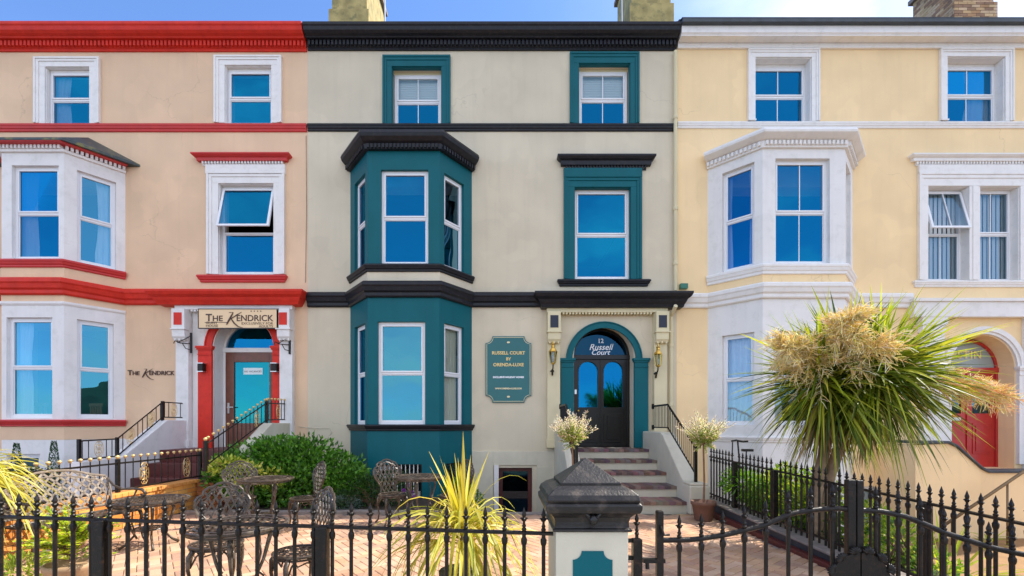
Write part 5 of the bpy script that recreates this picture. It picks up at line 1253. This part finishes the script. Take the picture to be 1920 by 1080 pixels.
bush('laurel_bush', 'large glossy green laurel bush below the cream wall', 'bush', [((-4.55, 8.55, .55), (.85, .65, .62)), ((-3.75, 8.6, .65), (.85, .6, .62)), ((-4.15, 8.5, .82), (.7, .55, .42)), ((-3.15, 8.6, .45), (.62, .55, .5)), ((-2.85, 8.5, .30), (.4, .45, .38)), ((-4.95, 8.25, .50), (.4, .4, .45)), ((-4.45, 7.95, .42), (.42, .3, .42)), ((-3.9, 8.2, .35), (.9, .4, .4))], 13000, .105, .055, G1, loc=(-3.9, 8.6, 0))
bush('variegated_shrub', 'yellow-edged shrub growing out of the left part of the laurel', 'bush', [((-4.70, 7.80, .76), (.36, .22, .15)), ((-4.35, 7.75, .62), (.30, .18, .2)), ((-4.0, 7.95, .5), (.2, .15, .2))], 900, .085, .04, [(.45,.50,.06),(.30,.40,.04),(.62,.60,.12)], loc=(-4.6, 8.0, 0))
bush('low_shrub', 'dark small-leaved shrub between laurel and teal bay', 'bush', [((-2.45, 8.25, .25), (.42, .38, .30)), ((-1.98, 8.25, .32), (.38, .35, .34)), ((-2.75, 8.0, .1), (.3, .25, .2))], 4200, .05, .026, [(.03,.08,.012),(.05,.12,.02),(.02,.06,.012)], loc=(-2.3, 8.2, 0))
bush('low_shrub', 'grey-leaved plant at the kerb in front of the dark shrub', 'bush', [((-2.72, 7.78, .1), (.32, .14, .14))], 500, .06, .012, [(.16,.22,.20),(.10,.15,.13)], loc=(-2.7, 7.8, 0), stems=False)
bush('low_shrub', 'bright green shrub in the corner behind the right table', 'bush', [((-.78, 7.95, .2), (.3, .25, .32)), ((-.5, 7.9, .12), (.2, .2, .2))], 1100, .07, .03, [(.10,.22,.03),(.2,.3,.04)], loc=(-.75, 8.0, 0))
LG = [(.24,.36,.03),(.34,.44,.04),(.14,.26,.02),(.42,.50,.07),(.09,.2,.02)]
bush('golden_shrub', 'tall lime-green shrub behind the railing beside the palm', 'bush', [((4.05, 6.35, .45), (.34, .55, .45)), ((4.0, 5.75, .40), (.3, .45, .40)), ((4.15, 7.0, .35), (.3, .45, .35)), ((4.2, 5.2, .3), (.2, .3, .3))], 5200, .08, .04, LG, loc=(4.05, 6.2, .03))
bush('fern_shrub', 'feathery green plant beside the terracotta pot behind the railing', 'bush', [((3.72, 7.0, .55), (.22, .4, .22)), ((3.80, 6.6, .42), (.2, .3, .2))], 900, .13, .03, [(.10,.25,.02),(.2,.36,.03)], loc=(3.78, 7.0, .03), up=.1)
bush('low_shrub', 'dark leafy plant at the foot of the railing plinth', 'bush', [((3.80, 5.6, .12), (.12, .6, .14)), ((3.80, 4.9, .1), (.1, .4, .12))], 900, .05, .03, [(.02,.05,.01),(.04,.08,.02)], loc=(3.8, 5.4, .03), stems=False)
bush('golden_shrub', 'small yellow-green shrub at the foot of the palm trunk', 'bush', [((4.15, 4.75, .25), (.18, .3, .3)), ((4.1, 4.3, .1), (.15, .3, .2))], 900, .06, .035, LG, loc=(4.15, 4.7, .03))
# topiary cones beside the guest house bay
for px, zt_, lab in ((101, 1.14, 'slim conical conifer in front of the white plinth'), (31, 1.10, 'slim conical conifer at the far left by the bay')):
    x = PX(px, 8.6); b = MB(); t = thing('topiary_conifer', lab, 'conifer', (x, 8.6, 0), 'slim conifers before the guest house bay')
    for _ in range(900):
        z = RD.uniform(.35, zt_); r = .085*(1-(z-.35)/(zt_-.3))**.7+.01; a = RD.uniform(0, 6.28); p = Vector((x+r*math.cos(a), 8.6+r*math.sin(a), z)); leaf(b, p, (Vector((math.cos(a)*.5, math.sin(a)*.5, 1))).normalized(), rnd_dir(), .04, .012, jit((.03,.10,.03)))
    b.build('foliage', 'leaf', t); s = MB(); s.tube([(x, 8.6, -.06), (x, 8.6, .5)], .015, 6); s.build('stem', 'stem', t)
bush('hedge_shrub', 'dark green shrub before the guest house basement window', 'bush', [((-8.35, 7.9, .42), (.7, .3, .32)), ((-9.1, 7.9, .5), (.4, .3, .4))], 2600, .06, .035, [(.03,.08,.02),(.02,.06,.012)], loc=(-8.5, 7.9, -.06))
# feathery plant in a tan pot
t = thing('potted_fern', 'bright yellow-green feathery plant in a tan pot behind the railing', 'potted plant', (-3.56, 3.75, 0)); x, y = -3.56, 3.75
b = MB(); b.lathe([(.10, 0), (.125, .02), (.165, .28), (.18, .30), (.18, .335), (.16, .34), (.155, .30), (.02, .30)], (x, y, 0), 20); b.build('pot', 'tan_pot', t, smooth=True)
b = MB(); s = MB()
for k in range(46):
    a = RD.uniform(0, 6.28); el = RD.uniform(.25, 1.3); L = RD.uniform(.28, .46); d = Vector((math.cos(a)*math.cos(el), math.sin(a)*math.cos(el), math.sin(el))); p0 = Vector((x, y, .34+RD.uniform(0, .22))); pts = [p0+d*L*f+Vector((0, 0, -.25*L*f*f)) for f in (0, .25, .5, .75, 1)]
    s.tube(pts, .004, 4)
    for j in range(26):
        f = .2+.8*j/26; q = p0+d*L*f+Vector((0, 0, -.25*L*f*f)); sd = d.cross(Vector((0, 0, 1))).normalized()*(1 if j % 2 else -1)
        leaf(b, q, (sd+d*.6+rnd_dir()*.3).normalized(), Vector((0, 0, 1))+rnd_dir()*.3, .075*(1.1-f*.5), .022, jit(RD.choice([(.50,.58,.03),(.36,.46,.02),(.62,.66,.06),(.2,.32,.02)])))
b.build('foliage', 'leaf', t); s.build('stem', 'stem', t)
bush('creeping_plant', 'pale ground plant spilling beside the orange wall', 'plant', [((-4.35, 4.15, .12), (.3, .35, .14))], 420, .09, .03, [(.32,.38,.05),(.22,.3,.04)], loc=(-4.35, 4.15, 0), stems=False)

def blade(b, base, d, L, W, droop, col, segs=6, col2=None, twist=0.0, kink=None):
    """strap leaf: two strips folded along the midrib"""
    up = Vector((0, 0, 1)); s = d.cross(up); s = s.normalized() if s.length > .02 else Vector((math.cos(twist*7), math.sin(twist*7), 0))
    s = (Matrix.Rotation(twist, 3, d) @ s); P = []
    for i in range(segs+1):
        f = i/segs; w = W*(.55+.9*f if f < .4 else .91*(1-((f-.4)/.6)**1.6))*.5; w = max(w, .0006)
        c = base+d*L*f*(1-.18*droop*f)-up*droop*L*f*f*(.62)
        n = s.cross(d).normalized(); P += [c-s*w+n*w*.28, c, c+s*w+n*w*.28]
    k = len(b.v); b.v += P
    for i in range(segs):
        a = 3*i+k
        b.f += [[a, a+1, a+4, a+3], [a+1, a+2, a+5, a+4]]; b.c += [col, col2 or col]
def crown(b, c, n, L, W, cols, el0=-40, el1=85, droop=(.15, .6), spread=.05, edge=None, az=(0, 360)):
    for _ in range(n):
        a = math.radians(RD.uniform(*az)); s_ = RD.uniform(math.sin(math.radians(el0)), math.sin(math.radians(el1))); e = math.asin(s_)
        d = Vector((math.cos(a)*math.cos(e), math.sin(a)*math.cos(e), math.sin(e))); cc = jit(RD.choice(cols), .2)
        blade(b, Vector(c)+d*spread+Vector((0, 0, RD.uniform(-.1, .1))), d, L*RD.uniform(.72, 1.1), W*RD.uniform(.7, 1.15), RD.uniform(*droop), cc, col2=jit(edge, .2) if edge else None, twist=RD.uniform(-.6, .6))
# the cordyline (cabbage palm)
t = thing('cabbage_palm', 'cabbage palm with two leaning trunks and tan flower sprays beside the gate', 'palm tree', (3.72, 5.4, .03))
for nm, pts, r in (('trunk', [(3.71, 5.42, 0), (3.73, 5.40, .5), (3.80, 5.40, .95), (3.90, 5.40, 1.4), (3.92, 5.40, 1.9)], .062), ('trunk', [(3.80, 5.48, 0), (3.84, 5.46, .45), (3.95, 5.42, .95), (4.12, 5.38, 1.5), (4.30, 5.35, 1.95)], .062)):
    b = MB(); P = [Vector(p) for p in pts]; Q = []
    for i in range(len(P)-1):
        for k in range(6): Q.append(P[i].lerp(P[i+1], k/6)+Vector((RD.uniform(-.004, .004), RD.uniform(-.004, .004), 0)))
    Q.append(P[-1]); b.tube(Q, [r*(1.15-.35*i/len(Q)+RD.uniform(-.05, .05)) for i in range(len(Q))], 12); b.build(nm, 'bark', t, smooth=True)
PG = [(.13,.20,.015),(.22,.29,.02),(.34,.40,.03),(.08,.13,.012),(.44,.46,.05),(.05,.09,.01),(.30,.34,.05)]
b = MB(); H1, H2, H3 = (3.80, 5.38, 1.98), (4.45, 5.35, 2.06), (4.15, 5.5, 2.15)
crown(b, H1, 300, 1.0, .036, PG, -40, 88, (.15, .7)); crown(b, H2, 430, 1.08, .040, PG, -40, 88, (.12, .7)); crown(b, H3, 200, 1.0, .042, PG, 0, 88, (.05, .35))
crown(b, (3.88, 5.38, 1.85), 230, .85, .030, PG+[(.28,.24,.08),(.05,.08,.01)], -60, 15, (.6, 1.25)); crown(b, (4.35, 5.35, 1.9), 280, .85, .032, PG+[(.28,.24,.08)], -50, 20, (.6, 1.3)); crown(b, H2, 60, 1.12, .062, [(.42,.48,.03),(.34,.42,.03),(.50,.50,.06)], 15, 75, (.02, .2), az=(-75, 100)); crown(b, H1, 24, 1.0, .05, [(.42,.48,.03),(.34,.42,.03)], 30, 85, (.02, .2), az=(90, 260)); b.build('crown', 'strap_leaf', t)
b = MB(); crown(b, (3.78, 5.38, 1.62), 70, .62, .028, [(.34,.22,.10),(.26,.18,.08),(.42,.30,.14)], -88, -50, (.05, .2)); crown(b, (4.30, 5.36, 1.68), 80, .62, .028, [(.34,.22,.10),(.26,.18,.08),(.42,.30,.14)], -88, -50, (.05, .2)); b.build('dead_leaves', 'dry_flower', t)
def spray(b, root, d, L, nb, sub, col, bl=.38, spreadk=.8):
    root = Vector(root); d = Vector(d).normalized()
    pt = lambda f: root+d*L*f-Vector((0, 0, .2*L*f*f))
    b.col = jit(col[0], .15); b.tube([pt(f/6) for f in range(7)], .012, 5, r2=.005)
    for k in range(nb):
        f = .18+.82*k/nb; bd = (rnd_dir()*spreadk+d*.75).normalized(); p = pt(f); l = bl*RD.uniform(.55, 1.1)*(1.15-f*.55)
        q = lambda g: p+bd*l*g-Vector((0, 0, .22*l*g*g)); b.col = jit(RD.choice(col), .2); b.tube([q(0), q(.5), q(1)], .0045, 3, r2=.002, cap=False)
        for j in range(sub):
            g = .12+.88*j/sub; sd = (rnd_dir()*.8+bd*.9).normalized(); ll = RD.uniform(.07, .17)*(1.1-g*.4); a_ = q(g); b.col = jit(RD.choice(col), .25)
            b.tube([a_, a_+sd*ll*.5+Vector((0, 0, .004)), a_+sd*ll-Vector((0, 0, ll*.1))], .0038, 3, r2=.0024, cap=False)
TC = [(.92,.76,.40),(.95,.82,.50),(.84,.66,.30),(.95,.86,.66),(.78,.66,.22)]
b = MB(); spray(b, (3.80, 5.28, 2.08), (-.85, -.40, .50), .9, 72, 24, TC, .42, 1.0); spray(b, (3.80, 5.22, 2.12), (-.25, -.65, .75), .85, 72, 24, TC, .42, 1.0); spray(b, (3.90, 5.20, 2.08), (.0, -.75, .45), .65, 40, 20, TC, .4, 1.0); b.build('flower_spray', 'dry_flower', t)
b = MB(); spray(b, (4.75, 5.3, 2.0), (.85, -.25, -.05), .85, 60, 17, TC+[(.90,.55,.34),(.92,.66,.46)], .34, .75); b.build('flower_spray', 'dry_flower', t)
# variegated yellow cordylines behind the front railing
YG = [(.66,.54,.06),(.74,.62,.12),(.50,.44,.05),(.80,.70,.24),(.34,.36,.05)]
def yellow_plant(x, y, zc_, lab, n, L, seed_up=True):
    t = thing('yellow_cordyline', lab, 'potted plant', (x, y, 0)); b = MB(); b.lathe([(.13, 0), (.15, .02), (.19, .26), (.2, .28), (.2, .31), (.17, .31), (.03, .28)], (x, y, 0), 20); b.build('pot', 'wet_stone', t, smooth=True)
    b = MB(); b.tube([(x, y, .26), (x+.01, y, zc_)], .035, 8); b.build('stem', 'bark', t)
    b = MB(); crown(b, (x, y, zc_), n, L, .032, YG, 5, 58, (.7, 1.7), edge=(.42,.42,.06)); crown(b, (x, y, zc_+.03), int(n*.17), L*.62, .034, YG, 62, 89, (.02, .2), edge=(.60,.52,.08)); b.build('foliage', 'strap_leaf', t)
yellow_plant(-.30, 3.62, .60, 'yellow spiky plant right behind the railing near the pier', 150, 1.0)
yellow_plant(-5.1, 4.25, .95, 'yellow spiky plant at the far left edge behind the railing', 150, .98)
t = thing('strap_plant', 'clump of tall green-yellow strap leaves behind the right railing', 'plant', (4.9, 4.9, -.79)); b = MB(); crown(b, (4.85, 4.95, -.35), 42, 1.0, .03, [(.45,.50,.05),(.3,.38,.04)], 20, 86, (.1, .5)); b.build('foliage', 'strap_leaf', t)
b = MB(); b.box(4.5, 5.2, 4.6, 5.3, -.79, -.4); b.build('planter', 'stone_kerb', t)
for px, Y, lab in ((1745, 8.6, 'small clump of yellow-green leaves at the foot of the yellow wall'), (1850, 8.4, 'wider clump of pale leaves at the foot of the yellow wall')):
    x = PX(px, Y); t = thing('strap_plant', lab, 'plant', (x, Y, -.79)); b = MB(); crown(b, (x, Y, -.75), 30, .42, .03, [(.45,.50,.05),(.3,.38,.04)], 20, 80, (.3, .8)); b.build('foliage', 'strap_leaf', t)
# willow standards in pots either side of the steps
def willow(x, y, zc_, lab):
    t = thing('willow_standard', lab, 'potted tree', (x, y, 0), 'lollipop willow trees in pots at the steps')
    b = MB(); b.lathe([(.115, 0), (.13, .02), (.165, .24), (.185, .25), (.185, .30), (.165, .30), (.155, .25), (.02, .25)], (x, y, 0), 20); b.build('pot', 'terracotta', t, smooth=True)
    b = MB(); b.tube([(x, y, .24), (x+.012, y, .6), (x-.004, y, zc_)], .016, 7, r2=.013); b.build('stem', 'stem', t)
    b = MB(); s = MB()
    for _ in range(210):
        d = rnd_dir(); d.z = abs(d.z)*1.0+.15 if RD.random() < .8 else d.z; d.normalize(); tall = d.z > .4; L = RD.uniform(.17, .27)*(RD.uniform(1.3, 2.1) if tall else .9)
        p0 = Vector((x, y, zc_)); q = lambda f: p0+d*L*f+Vector((0, 0, .05*f*f))
        s.tube([q(0), q(.5), q(1)], .0025, 3, cap=False)
        for j in range(22):
            f = .3+.7*j/22; c = (.88,.80,.78) if f > .66 and tall and RD.random() < .85 else ((.92,.70,.66) if f > .88 else RD.choice([(.34,.44,.08),(.46,.55,.14),(.26,.36,.06),(.6,.64,.3)]))
            leaf(b, q(f), (d+rnd_dir()*.9).normalized(), rnd_dir(), .036, .012, jit(c, .12))
    b.build('foliage', 'leaf', t); s.build('twig', 'stem', t)
willow(3.10, 6.95, 1.18, 'lollipop willow in a terracotta pot right of the cream steps'); willow(1.12, 7.15, 1.20, 'lollipop willow left of the cream steps, behind the gate pier')
# alliums by the bay
t = thing('allium', 'purple allium flower heads on thin stalks by the basement window', 'flower', (-1.62, 7.85, 0)); b = MB(); s = MB()
for dx, z in ((0, .42), (.06, .30), (-.07, .33), (.12, .22)):
    p = Vector((-1.62+dx, 7.85, z)); s.tube([(p.x, p.y, 0), p], .005, 4)
    for _ in range(70): d = rnd_dir(); leaf(b, p+d*.012, d, rnd_dir(), .035, .01, jit((.30,.04,.42)))
b.build('flower_head', 'leaf', t); s.build('stalk', 'hill_green', t)
# dark ironwork seen above the far railing, before the white bay
t = thing('bicycle', 'black bicycle handlebars and saddle showing above the railing beside the white bay', 'bicycle', (4.75, 8.9, -.79)); x, y = PX(1383, 8.9), 8.9; z = PZ(833, 8.9)
b = MB(); b.tube([(x-.12, y, z+.06), (x-.02, y, z+.08), (x, y, z+.07), (x+.1, y-.02, z+.05), (x+.18, y-.05, z+.06)], .018, 6); b.tube([(x, y, z+.07), (x+.02, y, z-.15), (x+.05, y, z-.5)], .016, 6); b.tube([(x-.1, y, z+.04), (x-.11, y, z-.3)], .012, 6); b.build('handlebar', 'iron_black', t)
b = MB(); b.obox((x+.22, y+.05, z-.12), (.10, 0, 0), (0, .05, 0), (0, 0, .025)); b.tube([(x+.2, y+.05, z-.13), (x+.16, y+.04, z-.6)], .014, 6); b.build('saddle', 'iron_black', t, bevel=.015)
b = MB(); b.tube([(x+.05, y, z-.5), (x+.5, y+.05, z-1.0), (x+.16, y+.04, z-.6), (x+.04, y, z-.42)], .018, 6)
b.build('frame', 'iron_black', t)
for cx_ in (x-.1, x+.9):
    b = MB(); b.tube([(cx_+.33*math.cos(a*.2618), y+.02, -.45+.33*math.sin(a*.2618)) for a in range(26)], .018, 6); 
    for k in range(8): b.tube([(cx_, y+.02, -.45), (cx_+.33*math.cos(k*.785), y+.02, -.45+.33*math.sin(k*.785))], .003, 4)
    b.build('wheel', 'iron_black', t)

# dining chairs seen through the guest house bay
ch = None
for i, (px, Y, rz, lab) in enumerate(((68, 9.75, 10, 'slatted wooden chair behind the front pane of the left bay'), (180, 10.1, -20, 'slatted wooden chair behind the side pane of the left bay'))):
    if ch is None:
        ch = thing('dining_chair', lab, 'chair', (0, 0, 0), 'wooden dining chairs inside the bay window')
        b = MB()
        for k in range(5): b.box(-.19+k*.085, -.15+k*.085, -.015, .015, .5, 1.05)
        b.box(-.22, .22, -.02, .02, 1.05, 1.12); b.build('backrest', 'chair_wood', ch, bevel=.006)
        b = MB(); b.box(-.22, .22, .0, .42, .44, .48); b.build('seat', 'chair_wood', ch, bevel=.006)
        for sx_ in (-.2, .2):
            for sy_ in (.0, .4):
                b = MB(); b.box(sx_-.018, sx_+.018, sy_-.018, sy_+.018, 0, .5); b.build('leg', 'chair_wood', ch)
        o = ch
    else: o = copy_tree(ch)
    o.location = (PX(px, Y), Y, .82); o.rotation_euler = (0, 0, math.radians(rz)); o['label'] = lab

# ================================================================== SKY, SUN, CAMERA
SUN_EL, SUN_AZ = math.radians(50), math.radians(18)       # azimuth measured from +X towards +Y
sv = Vector((math.cos(SUN_EL)*math.cos(SUN_AZ), math.cos(SUN_EL)*math.sin(SUN_AZ), math.sin(SUN_EL)))
sun = bpy.data.lights.new('sun', 'SUN'); sun.energy = 3.1; sun.angle = math.radians(.5); sun.color = (1, .93, .82)
so = bpy.data.objects.new('sun', sun); C.objects.link(so); so.rotation_euler = sv.to_track_quat('Z', 'Y').to_euler(); so.location = (20, 5, 30)
w = bpy.data.worlds.new('World'); bpy.context.scene.world = w; w.use_nodes = True; n = w.node_tree.nodes; l = w.node_tree.links
bg = n['Background']; sky = n.new('ShaderNodeTexSky'); sky.sky_type = 'NISHITA'; sky.sun_disc = False; sky.sun_elevation = SUN_EL; sky.sun_rotation = math.radians(90)-SUN_AZ
sky.air_density = .72; sky.dust_density = .2; sky.ozone_density = 8.0
tc = n.new('ShaderNodeTexCoord'); mp = n.new('ShaderNodeMapping'); mp.inputs['Scale'].default_value = (1, 1, 2.6); mp.inputs['Location'].default_value = (-.45, .2, .1)
nz = n.new('ShaderNodeTexNoise'); nz.inputs['Scale'].default_value = 1.9; nz.inputs['Detail'].default_value = 7; nz.inputs['Roughness'].default_value = .55
l.new(tc.outputs['Generated'], mp.inputs[0]); l.new(mp.outputs[0], nz.inputs['Vector'])
r = n.new('ShaderNodeMapRange'); r.inputs['From Min'].default_value = .50; r.inputs['From Max'].default_value = .74; r.inputs['To Max'].default_value = .75
l.new(nz.outputs[0], r.inputs[0])
mx = n.new('ShaderNodeMix'); mx.data_type = 'RGBA'; sp = n.new('ShaderNodeSeparateXYZ'); l.new(tc.outputs['Generated'], sp.inputs[0])
m1 = n.new('ShaderNodeMath'); m1.operation = 'SUBTRACT'; l.new(sp.outputs[0], m1.inputs[0]); l.new(sp.outputs[1], m1.inputs[1])
m2 = n.new('ShaderNodeMapRange'); m2.interpolation_type = 'SMOOTHSTEP'; m2.inputs['From Min'].default_value = -.75; m2.inputs['From Max'].default_value = .25; m2.inputs['To Min'].default_value = 0; m2.inputs['To Max'].default_value = 1
l.new(m1.outputs[0], m2.inputs[0]); m3 = n.new('ShaderNodeMath'); m3.operation = 'MULTIPLY'; l.new(m2.outputs[0], m3.inputs[0]); l.new(r.outputs[0], m3.inputs[1])
m4 = n.new('ShaderNodeMath'); m4.operation = 'MULTIPLY_ADD'; l.new(m2.outputs[0], m4.inputs[0]); m4.inputs[1].default_value = .38; l.new(m3.outputs[0], m4.inputs[2]); m4.use_clamp = True  # even white veil, mostly in unseen sky behind, added as neutral facade fill
l.new(m4.outputs[0], mx.inputs[0]); l.new(sky.outputs[0], mx.inputs[6]); mx.inputs[7].default_value = (5.6, 5.45, 5.35, 1)
l.new(mx.outputs[2], bg.inputs['Color']); bg.inputs['Strength'].default_value = .15
cam = bpy.data.cameras.new('camera'); co = bpy.data.objects.new('camera', cam); C.objects.link(co); bpy.context.scene.camera = co
co.location = (0, 0, EZ); co.rotation_euler = (math.radians(90), 0, 0); cam.sensor_width = 36; cam.lens = 36*F/1920; cam.shift_x = (960-HX)/1920; cam.shift_y = (HY-540)/1920
cam.clip_start = .05; cam.clip_end = 8000
sc = bpy.context.scene; vs = sc.view_settings; vs.view_transform = 'Standard'; vs.look = 'None'; vs.exposure = EXPO; vs.gamma = 1
sc.cycles.max_bounces = 8; sc.cycles.transparent_max_bounces = 16; sc.cycles.use_denoising = True
